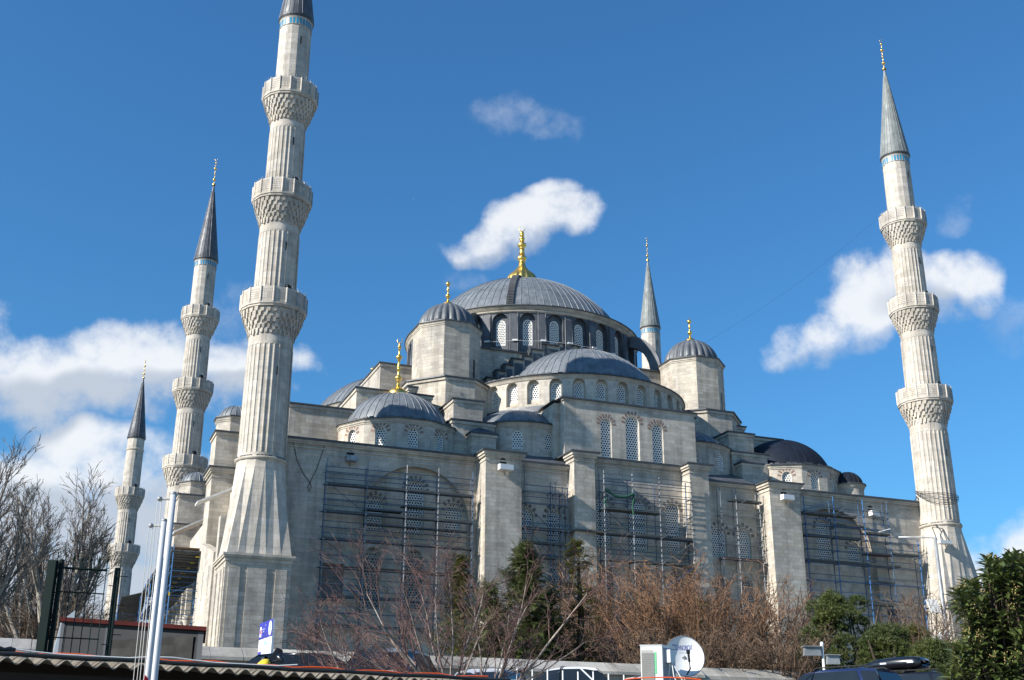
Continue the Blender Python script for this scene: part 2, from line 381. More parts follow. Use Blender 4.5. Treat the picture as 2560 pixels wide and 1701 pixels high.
def finial(parent, cx, cy, z0, H, rbase, bulbs=4, name='finial', flute=False, crescent=True, facing=0., hb=None, rb=None):
    """gilded alem: flared foot, a stack of bulbs, crescent"""
    mb = MB(); hb = hb or rbase * .95
    pr = [(rbase, z0 - .05), (rbase * .98, z0 + hb * .12), (rbase * .92, z0 + hb * .36), (rbase * .76, z0 + hb * .56), (rbase * .46, z0 + hb * .78), (rbase * .24, z0 + hb), (rbase * .17, z0 + hb * 1.2)]; rb0 = rb or rbase * .42
    if flute: mb.lathe(pr, 64, cx, cy, mod=lambda a, j: 1 + (.05 * math.cos(16 * a) if j < 4 else 0))
    else: mb.lathe(pr, 20, cx, cy)
    z = z0 + hb * 1.2; top = z0 + H * (.89 if crescent else 1.0); rem = top - z; rn = rbase * .15; prof = [(rn, z)]
    sizes = [1.0, .55, .92, .6, .5, .42][:bulbs]; hs_ = [1.75 * rb0 * s for s in sizes]; gap = max(.04, (rem - sum(hs_)) / len(sizes))
    for s, hh in zip(sizes, hs_):
        rb = rb0 * s
        prof += [(rn, z + gap * .5), (rn * 1.5, z + gap * .55)]
        z += gap * .6
        for t in (.12, .3, .5, .7, .88): prof.append((max(rn, rb * math.sin(pi * t) ** .8), z + hh * t))
        z += hh; prof += [(rn * .9, z), (rn * .8, z + gap * .4)]; z += gap * .4; rn *= .88
    prof.append((.01, top)); mb.lathe(prof, 14, cx, cy)
    if crescent:
        rc = H * .042; pts = []
        for i in range(15):
            a = -pi / 2 + (i - 7) / 7 * 2.75; pts.append((cx + math.cos(facing) * rc * math.cos(a), cy + math.sin(facing) * rc * math.cos(a), top + rc + rc * math.sin(a)))
        mb.path(pts, [max(.006, rc * .16 * math.sin(pi * (i + .7) / 15.4)) for i in range(15)], 5)
    return mb.build(name, GOLD, parent)

def pierced(mb, P, nx, nz, fr=.16):
    """stone lattice filling a quad given as P(u, v); real holes"""
    def q(u0, u1, v0, v1): mb.face([P(u0, v0), P(u1, v0), P(u1, v1), P(u0, v1)])
    q(0, 1, 0, fr * .9); q(0, 1, 1 - fr * .8, 1); q(0, fr * .5, fr * .9, 1 - fr * .8); q(1 - fr * .5, 1, fr * .9, 1 - fr * .8)
    u0, u1, v0, v1 = fr * .5, 1 - fr * .5, fr * .9, 1 - fr * .8; b = .3
    for i in range(nx + 1):
        x = u0 + (u1 - u0) * i / nx; w = (u1 - u0) / nx * b
        q(max(u0, x - w), min(u1, x + w), v0, v1)
    for k in range(nz + 1):
        y = v0 + (v1 - v0) * k / nz; w = (v1 - v0) / nz * b
        for i in range(nx):
            xa = u0 + (u1 - u0) * i / nx + (u1 - u0) / nx * b; xb = u0 + (u1 - u0) * (i + 1) / nx - (u1 - u0) / nx * b
            q(xa, xb, max(v0, y - w), min(v1, y + w))

# ---------------------------------------------------------------- minarets
def balcony(root, z_top, r, rs, hp=1.30, hc=1.95, n=16, lamps=True):
    """z_top = top of the rail, r = outer radius, rs = shaft radius below"""
    b = MB(); zf = z_top - hp
    # floor slab and moulding
    b.lathe([(rs, zf + .02), (r - .16, zf + .02), (r - .16, zf - .0), (r + .03, zf - .0), (r + .03, zf - .16), (r - .05, zf - .22), (r - .05, zf - .34), (rs, zf - .36)], n, smooth=False, a0=pi / n, a1=2 * pi + pi / n)
    o = b.build('balcony', MARBLE, root)
    c = MB(); tiers = 6; rq = random.Random(9); zt = zf - .36; ht = hc / tiers
    for k in range(tiers):
        ro = rs + (r - .12 - rs) * ((1 - k / tiers) ** .85); ri = rs + (r - .12 - rs) * max(0, (1 - (k + 1.6) / tiers))
        z1 = zt - ht * k; z0 = z1 - ht; m = 30
        c.lathe([(ri + .0, z0), (ri * .6 + ro * .4, z0 + ht * .6), (ro - .15, z1)], 28, smooth=False)
        for i in range(m):
            a = 2 * pi * (i + (.5 if k % 2 else 0)) / m; d = pi / m * (.58 + .25 * rq.random()); ro_ = ro; ro = ro_ * (1 - .045 * rq.random())
            def Q(rr, aa, z): return (rr * math.cos(aa), rr * math.sin(aa), z)
            e_ = ht * (.1 + (.75 if rq.random() < .5 else .25) * rq.random()); rm_ = ri + .06 + (ro - ri) * (.2 + .25 * rq.random())
            c.hexa([Q(ri, a - d * .4, z0 - e_ - .04), Q(rm_, a - d * .5, z0 - e_), Q(rm_, a + d * .5, z0 - e_), Q(ri, a + d * .4, z0 - e_ - .04),
                    Q(ri, a - d, z1), Q(ro, a - d, z1), Q(ro, a + d, z1), Q(ri, a + d, z1)]); ro = ro_
    c.build('corbel', MARBLE, o)
    p = MB()
    for i in range(n):
        a, a2 = 2 * pi * (i + .5) / n, 2 * pi * (i + 1.5) / n
        A = Vector((math.cos(a), math.sin(a), 0)); B = Vector((math.cos(a2), math.sin(a2), 0))
        for rr in (r - .02, r - .12):
            pierced(p, lambda u, v: (A * rr * (1 - u) + B * rr * u) + Vector((0, 0, zf + hp * v)), 6, 5)
        p.face([A * (r - .02) + Vector((0, 0, z_top)), B * (r - .02) + Vector((0, 0, z_top)), B * (r - .12) + Vector((0, 0, z_top)), A * (r - .12) + Vector((0, 0, z_top))])
        p.tube(A * (r - .0) + Vector((0, 0, zf)), A * (r - .0) + Vector((0, 0, z_top + .005)), .07, n=5)
    if lamps:
        l = p; p.mi = 1
        for i in range(32):
            a = 2 * pi * i / 32; q = Vector((math.cos(a) * (r - .07), math.sin(a) * (r - .07), z_top))
            l.tube(q, q + Vector((0, 0, .12)), .012, n=3)
            l.lathe([(.01, q.z + .12), (.036, q.z + .15), (.036, q.z + .19), (.01, q.z + .23)], 5, q.x, q.y)
    p.build('parapet', [MARBLE, GALV], o)
    d = MB(); a = -R_(62); fm = cyl_map(0, 0, rs * .985 + .03, a)
    d.face([fm(x, z, 0) for x, z in arch_pts(0, zf + .05, .75, zf + 2.0)]); d.build('doorway', DARK, o)
    return o
def shaft(root, z0, z1, r0, r1, flutes=28):
    b = MB()
    if flutes:
        n = flutes * 8; pr = [(r0, z0), (r0, z0 + .35), (r0 * .999, z0 + .36), (r0 + (r1 - r0) * .85, z1 - 1.0), (r1, z1 - .98), (r1, z1)]
        def md(a, j):
            if j in (0, 1, 4, 5): return 1.0
            t = (a / (2 * pi) * flutes) % 1
            return 1.014 if t < .18 else 1 - .024 * math.sin(pi * (t - .16) / .84) ** .5
        b.lathe(pr, n, mod=md, smooth=False)
    else:
        b.lathe([(r0, z0), (r1, z1)], 16, smooth=False)
    # lightning cable in its clips and a narrow slit
    for a in (-R_(28),):
        b.tube(((r0 + .03) * math.cos(a), (r0 + .03) * math.sin(a), z0), ((r1 + .03) * math.cos(a), (r1 + .03) * math.sin(a), z1), .025, n=4)
    o = b.build('shaft', MARBLE, root)
    s = MB(); fm = cyl_map(0, 0, r1 + .03, -R_(78)); zz = z0 * .35 + z1 * .65
    s.face([fm(x, z, 0) for x, z in ((-.05, zz), (.05, zz), (.05, zz + .75), (-.05, zz + .75))]); s.build('slit_window', DARK, o)
    return o
def spire(root, zc, zt, zf, r, dark, tiles=True):
    b = MB(); n = 24; prof = [(r * 1.07, zc)] + [(r * 1.05 * (1 - t) ** 1.04 + .07, zc + .1 + (zt - zc - .1) * t) for t in (0, .1, .2, .3, .4, .5, .6, .7, .8, .9, 1)]
    b.lathe(prof, n, smooth=True); add_ribs(b, prof, 0, 0, n, w=.018, hgt=.022)
    for (rr, z) in prof[2:-1]: b.lathe([(rr + .004, z - .03), (rr + .016, z), (rr - .002, z + .03)], n)
    o = b.build('spire', LEADD if dark else SPIREG, root)
    e = MB(); e.lathe([(r * .98, zc - .22), (r * 1.06, zc - .2), (r * 1.1, zc - .06), (r * 1.12, zc - .05), (r * 1.12, zc + .05), (r * 1.02, zc + .12)], 32, smooth=False); e.build('eave_ring', EDGE, o)
    finial(o, 0, 0, zt - .1, zf - zt, .24, 4, rb=.23, facing=TH * -1)
    if tiles:
        t = MB(); st = MB(); m = 30
        for i in range(m):
            fm = cyl_map(0, 0, r + .025, 2 * pi * i / m); w = 2 * pi * r / m * .62
            t.face([fm(x, z, 0) for x, z in arch_pts(0, zc - 1.0, w, zc - .36)])
        st.lathe([(r + .0, zc - 1.06), (r + .03, zc - 1.05), (r + .015, zc - 1.0), (r + .015, zc - .3), (r + .05, zc - .26), (r + .05, zc - .2)], 32)
        q = st.build('tile_band', MARBLE, root); t.build('tiles', TILE, q)
    return o
def turkish_triangles(b, h, z0, z1, r, n=16):
    sq = []
    for i in range(n):
        a = 2 * pi * (i + .5) / n; c, s_ = math.cos(a), math.sin(a); k = h / max(abs(c), abs(s_)); sq.append(Vector((c * k, s_ * k, z0)))
    cor = [Vector((x * h, y * h, z0)) for x, y in ((1, 1), (-1, 1), (-1, -1), (1, -1))]
    top = [Vector((math.cos(2 * pi * i / n) * r, math.sin(2 * pi * i / n) * r, z1)) for i in range(n)]
    mid = [(top[i] + top[(i + 1) % n]) / 2 for i in range(n)]
    mid = [Vector((m.x * 1.02, m.y * 1.02, z1)) for m in mid]
    for i in range(n):
        j = (i + 1) % n
        # wide face rising to a point, narrow face falling to a point; points pushed in for a crisp arris
        foot = sq[i]; nxt = sq[j]; tp = top[j]
        cc = None
        for q in cor:
            a = math.atan2(q.y, q.x) % (2 * pi); lo = 2 * pi * (i + .5) / n; hi = 2 * pi * (i + 1.5) / n
            if lo < a < hi or lo < a + 2 * pi < hi: cc = q
        b.face([top[i], foot, tp]) if False else b.face([top[i], foot, top[j]])
        inn = tp * 1.0
        if cc is not None: b.face([top[j], foot, cc]); b.face([top[j], cc, nxt])
        else:
            m = (foot + nxt) / 2; m = Vector((m.x * .975, m.y * .975, z0))
            b.face([top[j], foot, m]); b.face([top[j], m, nxt])
def make_minaret(label, loc):
    root = thing('minaret', label, 'minaret', (0, 0, 0), 'minarets of the mosque')
    b = MB(); H = 2.42
    b.box(-H, H, -H, H, -2, 15.05 - .0)
    # raised strips and panels on the faces
    for sx, sy in ((0, -1), (-1, 0), (1, 0)):
        for u in (-1.75, -.1, 1.7):
            w = .42 if u else .55
            if u == -.1: w = .72
            if sy: b.box(u - w, u + w, -H - .09, -H + .05, 4, 14.3)
            else: b.box(sx * H - .09 if sx < 0 else H - .05, sx * H + .05 if sx < 0 else H + .09, u - w, u + w, 4, 14.3)
    base = b.build('base', ROUGH, root)
    l = MB(); l.box(-H - .08, H + .08, -H - .08, H + .08, 14.75, 15.0); l.box(-H - .2, H + .2, -H - .2, H + .2, 15.0, 15.16); l.box(-H - .26, H + .26, -H - .26, H + .26, 15.16, 15.32); l.build('ledge', TRIM, base)
    t = MB(); turkish_triangles(t, H - .02, 15.32, 22.35, 1.93); t.lathe([(1.93, 22.35), (1.93, 22.8)], 16, smooth=False); t.build('transition', MARBLE, root)
    r_ = MB(); r_.lathe([(1.9, 22.7), (2.0, 22.75), (2.06, 22.85), (2.06, 22.93), (1.98, 22.98), (1.88, 23.02)], 40); o = r_.build('ring_moulding', TRIM, root)
    k = MB()
    for i in range(40):
        if i % 5 != 2: fm = cyl_map(0, 0, 2.0, 2 * pi * i / 40); k.hexa([fm(x, z, d) for z in (22.985, 23.06) for x, d in ((-.12, 0), (.12, 0), (.12, .1), (-.12, .1))])
    k.build('lead_clips', EDGE, o)
    shaft(root, 22.95, 33.2, 1.86, 1.79); balcony(root, 36.8, 2.68, 1.79)
    shaft(root, 35.4, 43.2, 1.72, 1.66); balcony(root, 46.72, 2.48, 1.66)
    shaft(root, 45.3, 53.1, 1.55, 1.50); balcony(root, 56.56, 2.38, 1.50)
    shaft(root, 55.2, 63.5, 1.45, 1.40, 0)
    return root
A_MIN = make_minaret('tallest nearest minaret at the left corner, its spire cut off by the picture top', (0, 0, 0))
B_ = copy_thing(A_MIN, (66, 0, 0), 'marble minaret with three balconies at the far right end of the scaffolded facade')
D_ = copy_thing(A_MIN, (0, 56.8, 0), 'minaret with three balconies and a dark spire behind the big left one')
C_ = copy_thing(A_MIN, (66, 56.8, 0), 'minaret behind the right side of the main dome, only its top showing')
for m, dk in ((A_MIN, True), (D_, True), (B_, False), (C_, False)):
    # spires differ: two are dark lead, two weathered pale
    sp_loc = m.location.copy(); m.location = (0, 0, 0); ORG[m] = Vector((0, 0, 0))
    spire(m, 63.57, 74.97, 79.1, 1.42, dk); m.location = sp_loc; ORG[m] = sp_loc
def courtyard_minaret():
    loc = (-2.2, 122.5, 0)
    root = thing('minaret', 'shorter distant minaret with only two balconies left of the flagpoles', 'minaret', (0, 0, 0), 'minarets of the mosque')
    shaft(root, 2, 33.3, 1.98, 1.82); balcony(root, 36.9, 2.72, 1.82)
    shaft(root, 35.5, 43.4, 1.66, 1.6); balcony(root, 46.8, 2.46, 1.6)
    shaft(root, 45.5, 55.9, 1.5, 1.42, 0)
    s = MB(); s.lathe([(1.45, 53.6), (1.56, 53.7), (1.56, 53.85), (1.43, 53.95)], 32, smooth=False); s.build('ring_moulding', TRIM, root)
    spire(root, 56.0, 67.4, 71.2, 1.44, True, tiles=False)
    root.location = loc
courtyard_minaret()
# ---------------------------------------------------------------- the mosque
CX, CY = 33.5, 28.4
MQ = thing('mosque', 'great grey stone mosque with cascading lead domes behind scaffolding', 'mosque', (33.5, 28.4, 0))
VW = 0.8                                            # front plane of the qibla wall
def P(mb, name, mat, parent=None): return mb.build(name, mat, parent or MQ)
FM = lambda v: (lambda s, z, d: (s, v + d, z))      # plane facing -Y, s = x
ZT = 25.25                                          # underside of the lead edge of the lower wall
bays = [(1.2, 18.2), (21.45, 26.7), (28.65, 38.05), (40.0, 45.8), (49.0, 65.9)]
up = {0: [(9.66, 1.38, 18.45, 21.35, 7), (13.02, 1.6, 18.4, 22.95, 9), (16.36, 1.38, 18.45, 21.35, 7)],
      1: [(22.62, 1.5, 18.55, 21.4, 7), (25.33, 1.5, 18.55, 21.4, 7)],
      2: [(30.1, 1.42, 18.6, 23.0, 7), (33.5, 1.8, 18.45, 23.2, 9), (36.95, 1.42, 18.6, 23.0, 7)],
      3: [(41.5, 1.55, 18.45, 21.3, 7), (44.05, 1.55, 18.45, 21.3, 7)],
      4: [(53.3, 1.65, 18.75, 22.9, 9), (56.6, 1.42, 18.65, 21.0, 7)]}
low = {0: [(9.6, 1.45, 12.3, 17.2), (13.12, 1.6, 12.3, 17.25), (16.5, 1.45, 12.3, 17.2)], 1: [(22.6, 1.4, 12, 16.95), (25.5, 1.4, 12, 16.95)],
       2: [(30.2, 1.3, 12, 17.2), (33.5, 1.3, 12, 17.2), (37.05, 1.2, 12, 17.2)], 3: [(41.5, 1.4, 12, 16.9), (44.05, 1.4, 12, 16.9)], 4: []}
big = {0: (13.0, 9.4, 24.0), 4: (53.9, 9.4, 23.85)}
wall = MB(); wl = {}
for i, (a, b) in enumerate(bays):
    zt = 26.35 if i == 2 else ZT; v = VW + (.25 if i == 2 else 0); holes = []; inner = []
    hs = [arch_pts(c, z0, w, z1) for c, w, z0, z1, n in up[i]] + [arch_pts(c, z0, w, z1, pt=.72) for c, w, z0, z1 in low[i]]
    if i in (0, 4):
        rect = (5.5, 7.2, 12.6, 15.6) if i == 0 else (59.3, 60.8, 11.2, 14.85)
        x0, x1, z0, z1 = rect; hs_r = [(x0, z0), (x1, z0), (x1, z1), (x0, z1)]
        cx, w, top = big[i]; A = arch_pts(cx, 9, w, top, n=24, pt=.56)
        panel(wall, [(a, 2), (b, 2), (b, zt), (a, zt)], [A, hs_r], FM(v), .55)
        panel(wall, arch_pts(cx, 9, w - .002, top, n=24, pt=.56), hs, FM(v + .55), .35); v += .55
    else:
        panel(wall, [(a, 2), (b, 2), (b, zt), (a, zt)], hs, FM(v), .35)
    for c, w, z0, z1, n in up[i]:
        window(MQ, FM(v), c, z0, w, z1, .3, vous=n, vmat=BRICKD)
    for c, w, z0, z1 in low[i]:
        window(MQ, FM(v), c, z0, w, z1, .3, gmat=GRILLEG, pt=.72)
P(wall, 'facade_wall', STONE)
for cx, w, top in big.values():                    # flush voussoir bands round the two big blind arches
    ab = MB()
    o = arch_pts(cx, 9, w + 1.3, top + .62, n=24, pt=.56)[2:]; n_ = arch_pts(cx, 9, w + .02, top + .01, n=24, pt=.56)[2:]
    for k in range(len(o) - 1):
        ab.face([(o[k][0], VW - .02, o[k][1]), (o[k + 1][0], VW - .02, o[k + 1][1]), (n_[k + 1][0], VW - .02, n_[k + 1][1]), (n_[k][0], VW - .02, n_[k][1])])
        ab.face([(o[k][0], VW - .02, o[k][1]), (o[k + 1][0], VW - .02, o[k + 1][1]), (o[k + 1][0], VW + .05, o[k + 1][1]), (o[k][0], VW + .05, o[k][1])])
    P(ab, 'arch_band', STONEG)
sh = MB(); sh.box(5.5, 7.2, VW + .22, VW + .28, 12.6, 15.6); P(sh, 'boarded_window', simple('faded_pink_board', (.20, .17, .16), .8, 0, .2, 1.5))
sh = MB(); sh.box(59.3, 60.8, VW + .25, VW + .3, 11.2, 14.85); P(sh, 'side_door', simple('dark_grey_door', (.05, .05, .06), .7))
# courses of moulding and lead along the wall heads
co = MB(); le = MB()
for i, (a, b) in enumerate(bays):
    zt = 26.35 if i == 2 else ZT; v = VW + (.25 if i == 2 else 0); a -= .0; b += .0
    co.box(a, b, v - .10, v + .1, zt - .62, zt - .5); co.box(a, b, v - .2, v + .1, zt - .3, zt - .16); co.box(a, b, v - .3, v + .1, zt - .16, zt)
    if i in (0, 4): co.box(a + 1.6, b - 1.6, v - .05, v + .1, zt - 1.02, zt - .9)
    le.box(a, b, v - .42, v + 2.5, zt, zt + .16)
P(co, 'cornice', TRIM); P(le, 'lead_eave', EDGE)
core = MB(); core.box(1.3, 65.7, VW + 1.6, 55.6, 1, ZT - .05); P(core, 'core_wall', STONEG)
rf = MB(); rf.prism([(1.2, 3.3), (65.8, 3.3), (65.8, 55.5), (1.2, 55.5)], ZT, ZT + .2); P(rf, 'terrace_roof', LEADD)
# sloping lead aprons in front of the exedrae
for a, b in ((21.5, 26.7), (40.05, 45.7)):
    sr = MB(); sr.face([(a, VW - .1, ZT + .17), (b, VW - .1, ZT + .17), (b, 4.5, ZT + 2.0), (a, 4.5, ZT + 2.0)]); sr.face([(a, VW - .1, ZT + .17), (a, 4.5, ZT + 2.0), (a, 4.5, ZT)]); sr.face([(b, VW - .1, ZT + .17), (b, 4.5, ZT + 2.0), (b, 4.5, ZT)])
    P(sr, 'apron_roof', LEADD)
def buttress(u0, u1, v0, zt):
    b = MB(); b.box(u0, u1, v0, VW + .5, 2, zt); o = P(b, 'buttress', ROUGH)
    c = MB()
    for e, za, zb in ((.07, -.78, -.66), (.16, -.42, -.24), (.27, -.24, -.0)): c.box(u0 - e, u1 + e, v0 - e, VW + .45, zt + za, zt + zb)
    c.build('buttress_cornice', TRIM, o)
    l = MB(); e = .4; l.box(u0 - e, u1 + e, v0 - e, VW + 1.5, zt, zt + .13)
    l.prism([(u0 - e, v0 - e), (u1 + e, v0 - e), (u1 + e, VW + 2.2), (u0 - e, VW + 2.2)], zt + .13, zt + .55, poly1=[((u0 + u1) / 2 - .4, v0 + 1.2), ((u0 + u1) / 2 + .4, v0 + 1.2), ((u0 + u1) / 2 + .4, VW + 2), ((u0 + u1) / 2 - .4, VW + 2)])
    l.build('buttress_cap', EDGE, o)
    return o
buttress(18.21, 21.43, -1.3, 25.38); buttress(26.66, 28.63, -.45, 26.35); buttress(38.05, 39.98, -.45, 26.35); buttress(45.79, 49.0, -1.3, 25.25)
# lamp niches behind the floodlights
for u, v, z in ((7.25, VW - .005, 24.2), (19.75, -1.305, 24.3), (47.3, -1.305, 24.1), (58.5, VW - .005, 23.95)):
    nm = MB(); fm = FM(v); nm.face([fm(x, q, 0) for x, q in arch_pts(u, z - .1, .62, z + .62)]); P(nm, 'lamp_niche', DARK)
# middle wall over the mihrab bay
mw = MB(); V2 = 1.95; mids = [(31.0, 1.08, 26.6, 30.5), (33.68, 1.38, 26.6, 31.02), (36.27, 1.14, 26.6, 30.55)]
panel(mw, [(26.85, 26), (40.25, 26), (40.25, 31.95), (26.85, 31.95)], [arch_pts(c, z0, w, z1) for c, w, z0, z1 in mids], FM(V2), .3)
mw.box(26.85, 40.25, V2 + .5, 7.2, 25.2, 31.9); mw.face([(26.85, V2, 26), (26.85, V2, 31.95), (26.85, V2 + .5, 31.95), (26.85, V2 + .5, 26)]); mw.face([(40.25, V2, 26), (40.25, V2, 31.95), (40.25, V2 + .5, 31.95), (40.25, V2 + .5, 26)])
mw.box(26.3, 26.86, V2 + .9, 6, 25.2, 31.7); mw.box(40.24, 40.8, V2 + .9, 6, 25.2, 31.7)
P(mw, 'mihrab_wall', STONE)
for c, w, z0, z1 in mids: window(MQ, FM(V2), c, z0, w, z1, .2, pitch=.25, vous=9, vsize=.5)
e = MB(); e.box(26.7, 40.4, V2 - .06, V2 + .3, 31.78, 31.95); P(e, 'cornice', TRIM)
e = MB(); e.box(26.55, 40.55, V2 - .2, 7.4, 31.95, 32.1); e.box(26.1, 27.2, V2 + .7, 6.2, 31.86, 31.94); e.box(39.9, 41.0, V2 + .7, 6.2, 31.86, 31.94); P(e, 'lead_eave', EDGE)

def drum_panels(mb, cx, cy, r, angs, half, z0, z1, win, depth, curved=True, recess=None):
    """one curved (or flat) wall panel per angle, each with its window hole; win = (w, za, zb)"""
    maps = []
    for a in angs:
        A = R_(a)
        if curved: fm = cyl_map(cx, cy, r, A); s = r * half; pts = [(-s + 2 * s * k / 5, z0) for k in range(6)] + [(s - 2 * s * k / 5, z1) for k in range(6)]
        else:
            ap = r * math.cos(half); fm = plane_map(cx + ap * math.cos(A), cy + ap * math.sin(A), A); s = r * math.sin(half); pts = [(-s, z0), (s, z0), (s, z1), (-s, z1)]
        w, za, zb = recess or win
        panel(mb, pts, [arch_pts(0, za, w, zb)], fm, depth, smooth=curved)
        rr = r - depth
        if recess:
            fm2 = plane_map(cx + rr * math.cos(A), cy + rr * math.sin(A), A)
            panel(mb, [(-w * .62, za - .1), (w * .62, za - .1), (w * .62, zb + .1), (-w * .62, zb + .1)], [arch_pts(0, win[1], win[0], win[2])], fm2, .18)
            maps.append(fm2)
        else: maps.append(fm if not curved else plane_map(cx + r * math.cos(A), cy + r * math.sin(A), A))
    return maps
def eave(mb_s, mb_l, cx, cy, r, z, n, a0=0., a1=2 * pi, smooth=True, o=.12, ph=0.):
    mb_s.lathe([(r - .02, z - .42), (r + .05, z - .40), (r + .05, z - .3), (r + o, z - .24), (r + o, z - .1), (r + o + .06, z - .08), (r + o + .06, z)], n, cx, cy, a0 + ph, a1 + ph, smooth=smooth)
    mb_l.lathe([(r + o, z), (r + o + .16, z), (r + o + .16, z + .1), (r - 1.6, z + .24)], n, cx, cy, a0 + ph, a1 + ph, smooth=smooth)
def clips(mb, cx, cy, r, z, a0, a1, n):
    for k in range(n):
        if (k * 7) % 11 < 7:
            fm = cyl_map(cx, cy, r, a0 + (a1 - a0) * (k + .5) / n); s = r * (a1 - a0) / n * .36
            mb.hexa([fm(x, q, d) for q in (z, z + .12) for x, d in ((-s, 0), (s, 0), (s, .12), (-s, .12))])
# corner domes -------------------------------------------------------------
def corner_dome(cx, cy, faces, fin):
    r = 5.62; d = MB(); z0, z1 = 24.6, 28.42; n = 12; ph = pi / 12
    maps = drum_panels(d, cx, cy, r, faces, pi / 12, z0, z1, (.92, 26.2, 27.9), .3, curved=False)
    rest = [k * 30 for k in range(12) if all((k * 30 - f) % 360 for f in faces)]
    for a in rest: d.face([(cx + r * math.cos(R_(a + s)), cy + r * math.sin(R_(a + s)), z) for s, z in ((-15, z0), (15, z0), (15, z1), (-15, z1))])
    o = P(d, 'corner_dome_drum', STONE)
    for fm in maps: window(MQ, fm, 0, 26.2, .92, 27.9, .22, pitch=.235, vous=7, vsize=.5)
    s, l = MB(), MB(); eave(s, l, cx, cy, r, 28.55, 12, smooth=False, ph=ph); clips(l, cx, cy, 5.5, 28.72, 0, 2 * pi, 60)
    s.build('drum_cornice', TRIM, o); l.build('lead_eave', EDGE, o)
    p = sph_prof(5.1, 27.3, 28.6, 16); b = MB(); b.lathe(p, 64, cx, cy); add_ribs(b, p, cx, cy, 40, w=.03 if fin else .018, hgt=.04 if fin else .014)
    q = P(b, 'corner_dome', LEAD if fin else LEAD_SHADE)
    if fin: finial(q, cx, cy, 32.3, 5.75, .95, 4, rb=.34, facing=-TH)
F_ = [-180, -150, -120, -90, -60, -30, 0]
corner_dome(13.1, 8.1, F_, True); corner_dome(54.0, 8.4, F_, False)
# exedrae beside the mihrab wall --------------------------------------------
def exedra(cx, cy, angs, a0, a1):
    r = 5.15; d = MB(); z0, z1 = 24.9, 29.62
    half = R_(17.2); maps = drum_panels(d, cx, cy, r, angs, half, z0, z1, (.95, 27.28, 29.05), .25)
    lo, hi = R_(min(angs)) - half, R_(max(angs)) + half
    d.lathe([(r, z0), (r, z1)], 6, cx, cy, hi, hi + .6); d.lathe([(r, z0), (r, z1)], 6, cx, cy, lo - .6, lo)
    o = P(d, 'exedra_wall', STONE)
    for fm in maps: window(MQ, fm, 0, 27.28, .95, 29.05, .15, pitch=.24)
    s, l = MB(), MB(); eave(s, l, cx, cy, r, 29.72, 40, R_(a0), R_(a1)); clips(l, cx, cy, r + .05, 29.86, R_(a0), R_(a1), 40); s.build('cornice', TRIM, o); l.build('lead_eave', EDGE, o)
    p = dome_prof(4.95, 29.8, 2.35, 10); b = MB(); b.lathe(p, 40, cx, cy); add_ribs(b, p, cx, cy, 36, w=.028, hgt=.035); P(b, 'exedra_dome', LEAD)
exedra(24.9, 8.5, [-145.5, -111.2, -76.9], -190, -20); exedra(42.1, 8.5, [-103.1, -68.8, -34.5], -160, 10)
# front half dome ------------------------------------------------------------
HX, HY, HR = 33.5, 16.0, 11.85
d = MB(); step = 10.55; angs = [-98.2 + step * k for k in range(-6, 8)]
maps = drum_panels(d, HX, HY, HR, angs, R_(step / 2), 28.5, 35.25, (.92, 33.2, 34.82), .38, recess=(1.22, 32.7, 35.1))
o = P(d, 'half_dome_drum', STONE)
for fm in maps: window(MQ, fm, 0, 33.2, .92, 34.82, .1, pitch=.225)
s, l = MB(), MB(); eave(s, l, HX, HY, HR, 35.45, 96, R_(-185), R_(5)); clips(l, HX, HY, HR + .02, 35.6, R_(-180), 0, 70); s.build('cornice', TRIM, o); l.build('lead_eave', EDGE, o)
p = sph_prof(8.99, 31.58, 35.5, 20); b = MB(); b.lathe(p, 72, HX, 12.6); add_ribs(b, p, HX, 12.6, 62, w=.032, hgt=.042); P(b, 'half_dome', LEAD)
b = MB(); b.face([(HX + 11.8 * math.cos(R_(-180 + 6 * k)), HY + 11.8 * math.sin(R_(-180 + 6 * k)), 35.6) for k in range(31)]); P(b, 'half_dome_ledge', LEADD)
lp = MB(); lp.lathe([(12.0, 31.9), (11.9, 32.3), (11.86, 32.5)], 60, HX, HY, R_(-175), R_(-5)); P(lp, 'lead_flashing', LEADD)
# left, right and rear half domes, mostly out of sight
for cx, cy, a0, f, ex_, ey_ in ((21.2, CY, 90, True, 17.7, CY), (45.8, CY, -90, False, 49.3, CY), (33.5, 40.8, 0, False, 33.5, 44.2)):
    b = MB(); b.lathe([(HR, 27), (HR, 35.25)], 60, cx, cy, R_(a0 - 5), R_(a0 + 185)); o = P(b, 'half_dome_drum', STONE)
    s, l = MB(), MB(); eave(s, l, cx, cy, HR, 35.45, 64, R_(a0 - 4), R_(a0 + 184)); clips(l, cx, cy, HR + .02, 35.6, R_(a0), R_(a0 + 180), 70); s.build('cornice', TRIM, o); l.build('lead_eave', EDGE, o)
    b = MB(); b.face([(cx + 11.8 * math.cos(R_(a0 + 6 * k)), cy + 11.8 * math.sin(R_(a0 + 6 * k)), 35.6) for k in range(31)]); b.lathe(p, 64, ex_, ey_); add_ribs(b, p, ex_, ey_, 62, w=.032, hgt=.042); q = P(b, 'half_dome', LEAD)
    if f:
        finial(q, ex_, ey_, 40.5, 2.2, .35, 3, crescent=False, rb=.2)
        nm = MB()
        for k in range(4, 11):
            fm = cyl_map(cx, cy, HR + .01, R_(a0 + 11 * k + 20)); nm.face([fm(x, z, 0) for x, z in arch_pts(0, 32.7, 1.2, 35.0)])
        nm.build('shaded_recess', GRILLEG, o)
